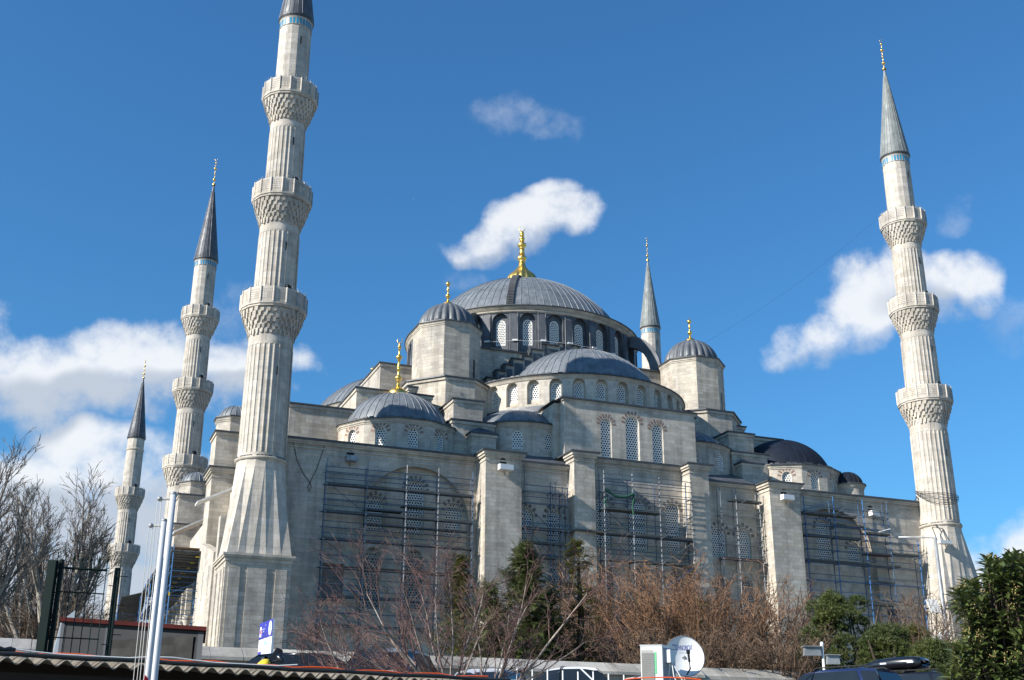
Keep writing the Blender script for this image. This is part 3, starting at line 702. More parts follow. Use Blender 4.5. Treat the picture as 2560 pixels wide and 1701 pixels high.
# central block with stepped arches --------------------------------------------
cb = MB(); cb.box(20.5, 46.5, 16.2, 41.0, 25.3, 41.1); P(cb, 'central_block', ROUGH)
e = MB(); e.box(20.2, 46.8, 16.0, 41.2, 41.1, 41.28); P(e, 'lead_eave', EDGE)
steps = [(24.4, 37.7), (25.45, 38.62), (26.3, 39.35), (27.15, 40.1), (28.3, 40.55), (29.25, 41.42), (30.5, 42.15), (32.3, 42.5)]
for flip in (False, True):
    sw, sl, si = MB(), MB(), MB()
    for k, (x, z) in enumerate(steps):
        x2 = steps[k + 1][0] if k < len(steps) - 1 else 33.5
        X0, X1 = (x, x2) if not flip else (67 - x2, 67 - x)
        zn = steps[k + 1][1] if k < len(steps) - 1 else z
        sw.box(X0, X1, 15.45 + (.003 if flip else 0), 16.19, 34, z)
        si.box(X0 + (.28 if not flip else -.02), X1 + (.02 if not flip else -.28), 15.37, 15.46, 34, z - .38)
        sl.box(X0 - .12, X1 + .12, 15.2, 16.25, z, z + .14)
        if zn > z: xx = X1 if not flip else X0; sl.box(xx - .11, xx + .11, 15.3, 16.18, z + .14, zn - .01)
    o = P(sw, 'stepped_arch_wall', TRIM); si.build('lead_facing', LEADD, o); sl.build('lead_steps', EDGE, o)
# drum and main dome -----------------------------------------------------------
DR = 13.05; nW = 28; stp = 360 / nW; z0, z1 = 41.2, 46.1
d = MB(); angs = [-109.35 + stp * k for k in range(-6, 12)]
maps = drum_panels(d, CX, CY, DR, angs, R_(stp / 2), z0, z1, (1.0, 42.25, 45.15), .42, recess=(1.75, 41.35, 45.75))
hi = R_(angs[-1] + stp / 2); d.lathe([(DR, z0), (DR, z1)], 30, CX, CY, hi, hi + R_(360 - stp * len(angs)))
o = P(d, 'main_drum', LEADD)
for fm in maps: window(MQ, fm, 0, 42.25, 1.0, 45.15, .06, pitch=.23)
pb = MB()                                          # lead-clad piers between the windows, and rolled seams
for a in [x - stp / 2 for x in angs] + [angs[-1] + stp / 2]:
    fm = cyl_map(CX, CY, DR, R_(a))
    pb.hexa([fm(x, q, dd_) for q in (41.25, 45.2) for x, dd_ in ((-.36, -.18), (.36, -.18), (.42, .05), (-.42, .05))])
    pb.hexa([fm(x, q, dd_) for q, k in ((45.2, 1), (45.75, .2)) for x, dd_ in ((-.36, -.18 * k), (.36, -.18 * k), (.42, .05), (-.42, .05))])
    for sx in (-.4, .4): pb.tube(fm(sx, 41.3, -.2), fm(sx, 45.7, -.12), .03, n=4)
pb.build('lead_piers', LEADD, o)
s, l = MB(), MB(); eave(s, l, CX, CY, DR, 46.42, 128, o=.34); s.lathe([(DR, 45.75), (DR + .2, 45.85), (DR + .2, 46.0)], 128, CX, CY); clips(l, CX, CY, DR + .16, 46.58, 0, 2 * pi, 150)
s.build('cornice', TRIM, o); l.build('lead_eave', EDGE, o)
p = sph_prof(13.17, 41.1, 46.5, 24); b = MB(); b.lathe(p, 128, CX, CY); add_ribs(b, p, CX, CY, 88, w=.032, hgt=.042); DOME = P(b, 'main_dome', LEAD)
finial(DOME, CX, CY, 54.15, 8.15, 1.95, 5, flute=True, hb=2.6, rb=.6, facing=-TH)
ld = MB(); a = R_(-118.4)                          # ladder up the dome
for sx in (-.28, .28):
    ld.path([Vector((CX + (r + .12) * math.cos(a + sx / max(r, 1.2)), CY + (r + .12) * math.sin(a + sx / max(r, 1.2)), z + .1)) for r, z in p[:-3]], .05, 4)
Rr = 13.17; am = math.acos(5.4 / Rr)
for k in range(46):
    t = am * (1 - k / 50); r, z = Rr * math.sin(t) + .12, 41.1 + Rr * math.cos(t) + .12; q = Vector((CX + r * math.cos(a), CY + r * math.sin(a), z)); tv = Vector((-math.sin(a), math.cos(a), 0))
    ld.hexa([q + tv * x + Vector((math.cos(a), math.sin(a), 0)) * y + Vector((0, 0, w)) for w in (-.04, .07) for x, y in ((-.36, -.1), (.36, -.1), (.36, .12), (-.36, .12))])
ld.build('roof_ladder', EDGE, DOME)
wr = MB(); pts = []                                # cable and lamp boxes round the drum
for k in range(0, 15):
    fm = cyl_map(CX, CY, DR + .35, R_(-128 + 6.4 * k)); pts.append(fm(0, 42.55 - (.1 if k % 2 else 0), 0))
    if k % 2 == 0: lb = MB(); lb.hexa([fm(x, q, dd_) for q in (42.5, 42.68) for x, dd_ in ((-.28, 0), (.28, 0), (.28, .2), (-.28, .2))]); lb.build('drum_lamp', WHITE, o)
wr.path(pts, .018, 4); wr.build('drum_cable', WHITE, o)
def flying(a):
    m = MB(); A = R_(a); fm = plane_map(CX, CY, A + pi / 2); n = 8
    for k in range(n):
        t0, t1 = pi / 2 * k / n, pi / 2 * (k + 1) / n
        for (q0, q1) in ((t0, t1),):
            rin, rout, hi_, ho = 1.9, 3.0, 3.4, 4.7
            A0 = (DR + 2.6 - rin * math.cos(pi / 2 - q0) * -0 - 2.6 + rin * math.sin(q0) * 1.25, 41.2 + hi_ * math.cos(q0)); A1 = (DR + rin * math.sin(q1) * 1.25, 41.2 + hi_ * math.cos(q1))
            B0 = (DR + rout * math.sin(q0) * 1.2, 41.2 + ho * math.cos(q0)); B1 = (DR + rout * math.sin(q1) * 1.2, 41.2 + ho * math.cos(q1))
            m.hexa([fm(*A0, -.45), fm(*A1, -.45), fm(*B1, -.45), fm(*B0, -.45), fm(*A0, .45), fm(*A1, .45), fm(*B1, .45), fm(*B0, .45)])
    P(m, 'flying_buttress', LEADD)
for a in (-45, -135, 45, 135): flying(a)
# weight towers ------------------------------------------------------------------
def octa(cx, cy, ap, rot=0): return [(cx + ap / math.cos(pi / 8) * math.cos(rot + pi / 8 + k * pi / 4), cy + ap / math.cos(pi / 8) * math.sin(rot + pi / 8 + k * pi / 4)) for k in range(8)]
LEADT = lead('tower_lead', (.07, .078, .088), (.135, .145, .155), sheet=False)
def tower(cx, cy, fin=True):
    ap = 3.12; b = MB(); b.prism(octa(cx, cy, ap), 30, 41.25); o = P(b, 'weight_tower', ROUGH)
    s, l = MB(), MB(); eave(s, l, cx, cy, ap / math.cos(pi / 8), 41.42, 8, smooth=False, ph=pi / 8); clips(l, cx, cy, ap + .1, 41.6, 0, 2 * pi, 8)
    s.build('cornice', TRIM, o); l.build('lead_eave', EDGE, o)
    p = sph_prof(2.88, 41.5, 41.52, 16); m = MB(); m.lathe(p, 192, cx, cy, mod=lambda a, j: 1 + (.07 * (abs(math.sin(12 * a)) - .6)) * (1 if j < 15 else 0)); q = m.build('tower_dome', LEADT, o)
    if fin: finial(q, cx, cy, 44.25, 2.75, .6, 3, rb=.27, crescent=False)
    sl_ = MB(); fm = plane_map(cx, cy - ap - .004, -pi / 2); fm2 = plane_map(cx + (ap + .004) * math.cos(-pi / 4), cy + (ap + .004) * math.sin(-pi / 4), -pi / 4)
    sl_.face([fm2(x, z, 0) for x, z in arch_pts(-.2, 35.9, .34, 38.1)]); sl_.build('slit_window', DARK, o)
for cx, cy in ((19.6, 14.0), (47.4, 14.0), (19.6, 42.8), (47.4, 42.8)): tower(cx, cy)
# stepped masses below the towers ------------------------------------------------
def block(poly, z0, z1, name='stepped_buttress', mat=ROUGH, over=.2, roof=0.):
    b = MB(); b.prism(poly, z0, z1); o = P(b, name, mat)
    cx = sum(p_[0] for p_ in poly) / len(poly); cy = sum(p_[1] for p_ in poly) / len(poly)
    def grow(e): return [(x + e * (1 if x > cx else -1), y + e * (1 if y > cy else -1)) for x, y in poly]
    c = MB(); c.prism(grow(over * .5), z1 - .28, z1 - .02); c.build('cornice', TRIM, o)
    l = MB(); l.prism(grow(over), z1, z1 + .13)
    if roof: l.prism(grow(over - .01), z1 + .13, z1 + .13 + roof, poly1=[(cx + (x - cx) * .12, cy + (y - cy) * .3) for x, y in poly])
    l.build('lead_cap', EDGE, o)
for m in (0, 1):
    X = (lambda x: x) if not m else (lambda x: 67 - x)
    Q = lambda *pts: [(X(x), y) for x, y in (pts if not m else pts[::-1])]
    block(Q((18.0, 9.2), (20.9, 9.2), (22.9, 11.0), (22.9, 17), (15.2, 17), (15.2, 12.2)), 26, 35.1)
    block(Q((17.75, 6.0), (20.55, 6.0), (20.55, 9.6), (17.75, 9.6)), 25, 31.95, roof=.35)
    block(Q((17.2, 4.6), (21.2, 4.6), (21.2, 9.0), (17.2, 9.0)), 24.5, 29.55, roof=.3)
    block(Q((18.6, 3.4), (20.9, 3.4), (20.9, 6.0), (18.6, 6.0)), 24.5, 28.2, roof=.7)
block([(3.3, 7.5), (9.6, 7.5), (9.6, 26.0), (3.3, 26.0)], 25, 30.25, mat=ROUGH)
block([(58.7, 13.0), (64.6, 13.0), (64.6, 26.0), (58.7, 26.0)], 25, 26.4, mat=ROUGH)
block([(9.4, 8.6), (16.5, 8.6), (16.5, 26), (9.4, 26)], 25, 32.75)
block([(15.1, 11.5), (18.4, 11.5), (18.4, 30), (15.1, 30)], 25, 34.4)
block([(13.6, 16.5), (20.6, 16.5), (20.6, 40), (13.6, 40)], 25, 38.2, mat=STONEG)
block([(49.8, 11.0), (51.6, 11.0), (51.6, 26), (49.8, 26)], 25, 34.3)
block([(47.9, 8.9), (54.6, 8.9), (54.6, 26), (47.9, 26)], 25, 32.7, roof=.8)
def small_turret(cx, cy, r, z0, z1, zt, octo=True):
    b = MB()
    if octo: b.prism(octa(cx, cy, r), z0, z1)
    else: b.lathe([(r, z0), (r, z1)], 32, cx, cy)
    o = P(b, 'small_turret', ROUGH); s, l = MB(), MB(); n = 8 if octo else 32
    eave(s, l, cx, cy, r / (math.cos(pi / 8) if octo else 1), z1 + .12, n, smooth=not octo, ph=pi / 8); s.build('cornice', TRIM, o); l.build('lead_eave', EDGE, o)
    p = dome_prof(r * .98, z1 + .2, zt - z1 - .2, 10); m = MB(); m.lathe(p, 32, cx, cy); add_ribs(m, p, cx, cy, 20, w=.03, hgt=.04); m.build('turret_dome', LEAD if octo else LEAD_SHADE, o)
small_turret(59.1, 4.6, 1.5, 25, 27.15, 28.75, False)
# side wall towards the courtyard, left of the near minaret ------------------------
sw = MB(); sw.box(-.35, 1.4, 2.6, 55.5, 1, 23.6); P(sw, 'side_wall', STONE)
for v in (13.0, 40.1):
    b = MB(); b.box(-2.05, 1.35, v, v + 3.4, 1, 25.3); o = P(b, 'buttress', ROUGH); c = MB()
    for e, za, zb in ((.07, -.85, -.7), (.16, -.42, -.24), (.26, -.24, 0)): c.box(-2.05 - e, 1.35, v - e, v + 3.4 + e, 25.3 + za, 25.3 + zb)
    c.build('buttress_cornice', TRIM, o); l = MB(); l.box(-2.45, 1.4, v - .4, v + 3.8, 25.3, 25.44); l.build('buttress_cap', EDGE, o)
    block([(-1.98, v + .15), (1.45, v + .15), (1.45, v + 3.3), (-1.98, v + 3.3)], 25.4, 28.65)
    small_turret(-.2, v + 1.75, 1.62, 28.7, 30.05, 31.6)
pw = MB(); pw.box(-2.35, -1.62, 2.9, 3.9, 3, 19.1); pw.box(-1.62, -.36, 3.3, 12.9, 3, 17.2)
pw.hexa([(-2.5, 3.9, 3), (-1.7, 3.9, 3), (-1.7, 13, 3), (-2.5, 13, 3), (-2.5, 3.9, 16.4), (-1.7, 3.9, 16.4), (-1.7, 13, 18.6), (-2.5, 13, 18.6)]); P(pw, 'gallery_wall', STONE)
cn = MB()
for v0, v1, a, b in ((7.6, 9.2, (-3.7, 20.95), (-.4, 22.6)), (18.0, 20.5, (-4.3, 20.3), (-.36, 22.4))):
    cn.hexa([(a[0], v0, a[1]), (b[0], v0, b[1]), (b[0], v1, b[1]), (a[0], v1, a[1]), (a[0], v0, a[1] + .16), (b[0], v0, b[1] + .16), (b[0], v1, b[1] + .16), (a[0], v1, a[1] + .16)])
P(cn, 'gallery_canopy', simple('weathered_canopy_board', (.6, .6, .58), .6))
# side gallery: columns in deep shade
for k in range(11):
    v = 6 + k * 3.3
    if 12 < v < 17.5: continue
    gal = MB(); gal.lathe([(.3, 4), (.26, 12.4), (.42, 12.9), (.42, 13.2)], 12, -2.3, v)
    gal.box(-2.55, -2.1, v - .3, v + .3, 13.2, 15.6); P(gal, 'gallery_column', STONE)
wt = MB(); wt.box(-4.4, -.4, 18, 39.5, 18.9, 19.05); P(wt, 'timber_soffit', simple('old_timber', (.13, .075, .04), .8, 0, .35, 2))
low_ = MB(); low_.box(-9, -2.7, 4.5, 5.3, 2, 8.6); low_.box(-9.15, -2.7, 4.35, 5.4, 8.6, 8.95); P(low_, 'forecourt_wall', ROUGH)
cy_ = MB(); cy_.box(-1.5, -.6, 57.5, 122, 1, 17.5); cy_.box(-1.5, 66, 121.5, 122.3, 1, 17.5); P(cy_, 'courtyard_wall', STONE)
# ---------------------------------------------------------------- scaffolds
def scaffold(label, xs, vf, vb, z0, tops, lifts, decks, braces=(), sub=2, seed=0, mats=None, end_rows=True, decks_sub=()):
    """uprights in two rows, ledgers and guard rails per lift, transoms, deck boards; each a part"""
    rg = random.Random(seed); root = thing('scaffold', label, 'scaffold', ((xs[0] + xs[-1]) / 2, vf, z0), 'scaffolds along the facade')
    mats = mats or [GALV, BLUET]; T = .038
    def tb(name, p, q, mat, r=T):
        m = MB(); m.tube(p, q, r, n=5); m.build(name, mat, root)
    for i, x in enumerate(xs):
        t = tops[i] if isinstance(tops, (list, tuple)) else tops
        m = MB(); m.tube((x, vf, z0), (x, vf, t), T + .004, n=5)
        for z in lifts:
            if z < t: m.box(x - .07, x + .07, vf - .08, vf + .06, z - .06, z + .06)
        m.build('upright', mats[0] if rg.random() < .75 else mats[1], root)
        tb('upright', (x + .05, vb, z0), (x + .05, vb, t - rg.uniform(0, .6)), mats[1] if rg.random() < .7 else mats[0])
    for z in lifts:
        act = [i for i in range(len(xs)) if z < (tops[i] if isinstance(tops, (list, tuple)) else tops)]
        if len(act) < 2: continue
        a, b = xs[act[0]], xs[act[-1]]
        for k, dz in enumerate([0, .5, 1.0, 1.42][:sub + 1]):
            if z + dz > max(tops if isinstance(tops, (list, tuple)) else [tops]): continue
            o = rg.uniform(.05, .3)
            tb('ledger', (a - o, vf - .03, z + dz), (b + o, vf - .03, z + dz + rg.uniform(-.02, .02)), mats[1] if rg.random() < .62 else mats[0], .032)
            if k in (0, 2): tb('ledger', (a - o, vb + .03, z + dz + .08), (b + o, vb + .03, z + dz + .08), mats[1], .032)
        for i in act: tb('transom', (xs[i], vf - .22, z - .06), (xs[i] + .05, vb + .2, z - .06), mats[1] if rg.random() < .6 else mats[0], .032)
    for (z, a, b) in decks:
        m = MB(); k = 0; w = (vb - vf - .1) / 4
        while k < 4:
            m.box(a - .1, b + .1, vf + .05 + k * w, vf + .05 + (k + .93) * w, z, z + .075 + .01 * (k % 2)); k += 1
        m.box(a - .05, b + .05, vf - .035, vf + .0, z, z + .17); m.build('deck', PLANKR if rg.random() < .18 else PLANK, root)
    for (z, a, b) in decks_sub:
        m = MB(); m.box(a, b, vb - .35, vb + .35, z, z + .09); m.build('deck', PLANK, root)
    for (a, za, b, zb, mt) in braces: tb('brace', (a, vf - .07, za), (b, vf - .07, zb), mt, .027)
    return root
L1 = [10.65, 12.85, 15.07, 17.26, 19.43, 21.62]
x1 = [5.18, 8.48, 11.78, 14.5, 17.48]
scaffold('wide scaffold of five bays before the leftmost blind arch beside the near minaret', x1, -.3, .42, 6, 23.78, L1, [(z, x1[0], x1[-1]) for z in L1],
         [(5.6, 21.5, 8.4, 19.5, BLUET), (11.8, 19.3, 14.4, 17.3, GALV), (5.3, 17.1, 8.4, 15.1, BLUET), (8.5, 19.3, 11.6, 17.4, BLUET), (5.3, 15, 8.4, 12.9, BLUET)], sub=3, seed=3, decks_sub=[(20.4, 11.6, 14.5), (19.9, 8.5, 11.6), (18.75, 8.5, 17.3)])
L2 = [15.2, 17.3, 19.4, 21.6]
scaffold('narrow scaffold tucked between the first broad buttress and the slim one', [22.1, 24.5, 24.95, 25.6, 26.1], -.25, .42, 7, [24.9, 23.5, 23.7, 23.3, 23.5], L2 + [22.6], [(18.2, 22.2, 26.0), (19.4, 22.0, 28.4), (17.0, 22.2, 25)],
         [(22.2, 21.5, 24.4, 19.5, PLANK), (22.5, 19.3, 24.3, 17.4, BLUET), (24, 18.1, 25.4, 16.9, BLUET)], sub=1, seed=5)
L3 = [15.1, 17.2, 19.4, 21.6]
scaffold('scaffold with draped green netting before the three tall middle windows', [29.35, 32.1, 34.75, 37.95], -.72, .35, 7, [24.95, 24.85, 24.75, 24.85], L3 + [23.2], [(21.55, 29.4, 34.8), (19.45, 26.6, 37.9), (17.2, 29.4, 37.9)],
         [(34.85, 19.4, 37.95, 21.45, GALV), (34.9, 17.3, 38, 19.3, GALV), (35, 15.2, 38, 17.2, BLUEP), (29.5, 21.4, 32.0, 19.5, BLUET), (29.6, 19.3, 32, 17.3, BLUET)], sub=3, seed=7)
nt_ = MB(); pts = [(29.42 + 2.75 * t, -.82, 23.25 - .5 * math.sin(pi * t) - .18 * t) for t in [k / 10 for k in range(11)]]; rg = random.Random(2)
nt_.path(pts, [.1 + .05 * rg.random() for _ in pts], 6); nt_.path([(32.15, -.82, 23.0), (32.1, -.8, 22.4), (32.0, -.82, 21.9), (32.1, -.8, 21.2)], [.1, .13, .07, .09], 6)
nt_.path([(29.5, -.85, 21.75), (29.3, -.8, 22.1), (29.6, -.82, 22.5)], [.08, .12, .05], 6)
tag(nt_.build('netting', simple('green_debris_net', (.012, .07, .045), .8)), 'dark green debris net hanging between the poles of the middle scaffold', 'netting')
scaffold('scaffold of silvery tubes left of the second broad buttress', [41.2, 42.85, 45.3], -.25, .42, 7, [24.75, 24.7, 24.5], [14.6, 16.4, 18.15, 19.5, 20.8, 22.1], [(23.45, 42.4, 45.5), (18.15, 41.1, 45.4)],
         [(43.2, 23.2, 45.3, 24.5, GALV), (41.2, 21.5, 42.9, 20.2, GALV)], sub=1, seed=9, mats=[GALV, GALV])
x5 = [50.15, 53.45, 56.8, 59.6, 62.85]
scaffold('stepped scaffold of blue tubes nearest the right hand minaret', x5, -.25, 1.0 - .5, 12.6, [24.7, 24.8, 24.8, 24.85, 21.35], [14.0, 15.4, 16.9, 18.5, 19.7, 20.9, 22.0, 23.2], [(22.95, 50, 55.9), (20.9, 50, 56.2), (18.6, 50, 60.5), (21.55, 56.9, 59.6), (19.8, 59.7, 62.8), (22.1, 53.6, 56.7), (19.6, 56.8, 59.6), (17.0, 56.9, 59.6), (14.95, 56.9, 59.4)],
         [(50.2, 23.3, 53.4, 24.3, BLUEP), (53.6, 23.1, 54.6, 23.8, GALV), (59.7, 22.2, 58.3, 21.8, WHITE)], sub=1, seed=11, mats=[BLUEP, BLUET])
def side_scaffold():
    root = thing('scaffold', 'deep blue scaffold under a dark deck along the side wall left of the nearest minaret', 'scaffold', (-3, 26, 6), 'scaffolds along the facade')
    vs = [12 + 3.1 * k for k in range(10)]; rg = random.Random(4)
    for u in (-4.75, -1.25):
        for v in vs:
            m = MB(); m.tube((u, v, 6), (u, v, 17.9 + .6 * rg.random()), .04, n=5); m.build('upright', BLUEP if u < -3 or rg.random() < .5 else GALV, root)
        for k in range(7):
            z = 8 + 1.6 * k
            m = MB(); m.tube((u, vs[0] - .3, z), (u, vs[-1] + .3, z), .035, n=5); m.tube((u, vs[0] - .3, z + .5), (u, vs[-1] + .3, z + .5), .03, n=5); m.build('ledger', BLUEP, root)
    for v in vs[:8]:
        for k in range(7):
            z = 8 + 1.6 * k; m = MB(); m.tube((-5, v, z), (-1.1, v, z), .035, n=5); m.build('transom', BLUEP if rg.random() < .6 else BLUET, root)
        m = MB(); m.box(-2.8 - .2 * rg.random(), -2.6, v - .05, v + .05, 17.2, 17.3); m.build('coupler', CLAMP, root); m = MB(); z = 9.5 + 5 * rg.random(); m.box(-4.80, -4.70, v - .06, v + .06, z, z + .3); m.build('coupler', CLAMP, root)
    for k in range(6):
        m = MB(); z = 8 + 1.6 * k; m.tube((-4.75, 12 + 3.1 * (k % 3), z), (-1.25, 12 + 3.1 * (k % 3), z + 1.6), .03, n=5); m.build('brace', BLUEP, root)
    m = MB(); m.box(-4.9, -1.0, 11.8, 41, 17.62, 17.74)
    for k in range(22): m.tube((-4.9, 12 + 1.35 * k, 17.56), (-1.0, 12 + 1.35 * k, 17.56), .04, n=4)
    m.build('deck', PLANK, root)
    for z in (15.3, 12.9): m = MB(); m.box(-4.7, -2.6, 24, 41, z, z + .08); m.build('deck', PLANK, root)
    # lower stair-like bays reaching out to the left
    for k in range(5):
        m = MB(); v = 30 + 3 * k; u = -7.6
        for uu in (u, u + 2): m.tube((uu, v, 6), (uu, v, 16.2 - .9 * k), .04, n=5)
        m.build('upright', BLUEP, root)
        for j in range(5):
            z = 7.6 + 1.7 * j
            if z < 15.6 - .9 * k: q = MB(); q.tube((u - .2, v, z), (-4.7, v, z), .035, n=5); q.tube((u, v, z), (u, v + 3, z + .8 * (j % 2)), .03, n=5); q.build('ledger', BLUEP, root)
    m = MB(); m.hexa([(-7.4, 30, 15.9), (-5, 30, 16.6), (-5, 44, 12.4), (-7.4, 44, 11.8), (-7.4, 30, 15.99), (-5, 30, 16.69), (-5, 44, 12.49), (-7.4, 44, 11.89)]); m.build('deck', PLANK, root)
side_scaffold()
tp = MB(); rg = random.Random(6); n = 10                   # blue sheeting
grid = [[Vector((-3.6 + .18 * rg.random() + .1 * i, 20 + .25 * i + .2 * rg.random(), 7.5 + .62 * j)) for i in range(n)] for j in range(9)]
for j in range(8):
    for i in range(n - 1): tp.sm = True; tp.face([grid[j][i], grid[j][i + 1], grid[j + 1][i + 1], grid[j + 1][i]])
tag(tp.build('tarpaulin', simple('blue_tarpaulin', (.02, .17, .5), .4)), 'bright blue plastic sheet hung inside the left scaffold', 'tarpaulin')

# ---------------------------------------------------------------- things fixed to the facade
def floodlight(label, loc, wide, tilt):
    r = thing('floodlight', label, 'floodlight', loc, 'box floodlights on the facade'); x, y, z = loc
    b = MB(); w = .42 if not wide else .62
    b.hexa([(x - w, y - .75, z - .2), (x + w, y - .75 + tilt, z - .2), (x + w, y - .15 + tilt, z - .22), (x - w, y - .15, z - .22), (x - w, y - .72, z + .25), (x + w, y - .72 + tilt, z + .25), (x + w, y - .15 + tilt, z + .28), (x - w, y - .15, z + .28)])
    b.build('housing', WHITE if wide else GALV, r)
    k = MB(); k.box(x + w + .01, x + w + .1, y - .6 + tilt, y - .3 + tilt, z - .1, z + .2); k.build('hinge_box', GALV, r)
    k = MB(); k.tube((x, y - .4, z - .22), (x, y + .05, z - .55), .035); k.tube((x - .2, y - .3, z - .2), (x - .2, y + .03, z - .2), .03); k.build('bracket', GALV, r)
floodlight('small grey box lamp below its arched niche above the left scaffold', (7.22, VW, 24.0), False, .0)
floodlight('white box floodlight on the broad buttress right of the left scaffold', (19.85, -1.3, 24.0), True, .12)
floodlight('white box floodlight on the second broad buttress from the left', (47.4, -1.3, 23.85), True, .12)
floodlight('white box floodlight over the blue scaffold, right of the second broad buttress', (58.75, VW, 23.7), True, .45)
w = MB(); w.path([(5.13, VW - .05, 25.2), (4.85, VW - .07, 24.1), (4.5, VW - .07, 22.9), (4.08, VW - .07, 21.85), (3.92, VW - .06, 21.5), (4.06, VW - .06, 21.1), (4.2, VW - .06, 21.45), (4.08, VW - .07, 21.85), (3.5, VW - .07, 22.5), (2.9, VW - .06, 23.6), (2.5, VW - .05, 25.1)], .028, 4)
tag(w.build('hanging_wire', EDGE), 'dark loop of wire hanging down the wall beside the near minaret', 'wire')
w = MB()
for k in range(6):
    pts = []; rg = random.Random(k)
    for t in range(13):
        a = R_(-205 + 14.5 * t); rr = 1.95 + .12 * rg.random(); s = math.sin(pi * t / 12)
        pts.append((66 + rr * math.cos(a), rr * math.sin(a), 26.3 - .7 * t / 12 - s * (.25 + .55 * (k % 3)) + .06 * k))
    w.path(pts, .026, 4)
for k in range(5): w.path([(64.4 - .1 * k, VW - .2, 25.5 + .1 * k), (64.0, VW - .3, 25.9), (63.7 + .2 * k, VW - .2, 25.45)], .03, 4)
tag(w.build('cable_bundle', EDGE), 'tangle of black cables slung round the right hand minaret above the wall', 'cables')
w = MB(); a, b = Vector((47.4, 11.2, 43.2)), Vector((64.2, 0, 57.0)); w.path([a.lerp(b, t / 12) - Vector((0, 0, .9 * math.sin(pi * t / 12))) for t in range(13)], .009, 3)
tag(w.build('overhead_cable', EDGE), 'thin cable running from the right turret up to the right minaret', 'cable')
w = MB(); w.path([(63.4, -1.8, 34.9), (63.4, -1.6, 31), (63.6, -1.3, 28), (64.1, -.4, 26.2)], .015, 3); tag(w.build('hanging_cable', WHITE), 'pale thread of cable hanging beside the right minaret shaft', 'cable')
# ---------------------------------------------------------------- ground and the street wall
def ground_z(x, y):
    d = (x - CAMX) * math.sin(TH) + (y - CAMY) * math.cos(TH)
    pts = [(-1e5, -1.6), (12, -1.6), (28, 1.3), (38, 1.3), (39.5, 2.2), (75, 4.6), (88, 6), (1e6, 6)]
    for (a, za), (b, zb) in zip(pts, pts[1:]):
        if a <= d <= b: return za + (zb - za) * (d - a) / (b - a)
g = MB(); ln = [-3000, -800, -300, -150, -80, -60, -45] + [-40 + 4 * k for k in range(31)] + [90, 110, 150, 300, 800, 3000]
vsx = [-3000, -900, -400, -200, -130] + [-110 + 4 * k for k in range(38)] + [60, 100, 180, 300, 800, 3000]
ids = {}
for j, y in enumerate(vsx):
    for i, x in enumerate(ln): ids[i, j] = len(g.v); g.v.append(Vector((x, y, ground_z(x, y))))
for j in range(len(vsx) - 1):
    for i in range(len(ln) - 1): g.idx((ids[i, j], ids[i + 1, j], ids[i + 1, j + 1], ids[i, j + 1]))
go = g.build('ground', simple('earth_and_asphalt', (.20, .19, .17), .95, 0, .3, .4), origin=(0, 0, 0)); go['kind'] = 'structure'
sw_ = MB(); rg = random.Random(8); x = -34.0
while x < 44:
    wd = 1.0 + .35 * rg.random(); j = .012 * rg.random(); y0 = -53.6 + (.3 if x > 6 else 0)
    sw_.hexa([(x, y0 - .42 - j, 3.2), (x + wd - .02, y0 - .42 - j, 3.2), (x + wd - .02, y0 + .3, 3.2), (x, y0 + .3, 3.2), (x, y0 - .40 - j, 3.3), (x + wd - .02, y0 - .40 - j, 3.3), (x + wd - .02, y0 + .16, 3.62 + j), (x, y0 + .16, 3.62 + j)])
    x += wd
ROAD_WALL = thing('street_wall', 'long low stone garden wall with pale sloping coping behind the parked cars', 'wall', (5, -53.5, .8))
sw_.build('coping', stone('coping_stone', (.43, .42, .385), bw=1.1, bh=3, contrast=.2, stain=.4), ROAD_WALL)
b = MB(); b.box(-34, 44, -53.85, -53.3, .5, 3.19); b.box(-34, 44, -53.93, -53.3, 2.75, 2.86); b.build('wall_face', ROUGH, ROAD_WALL)

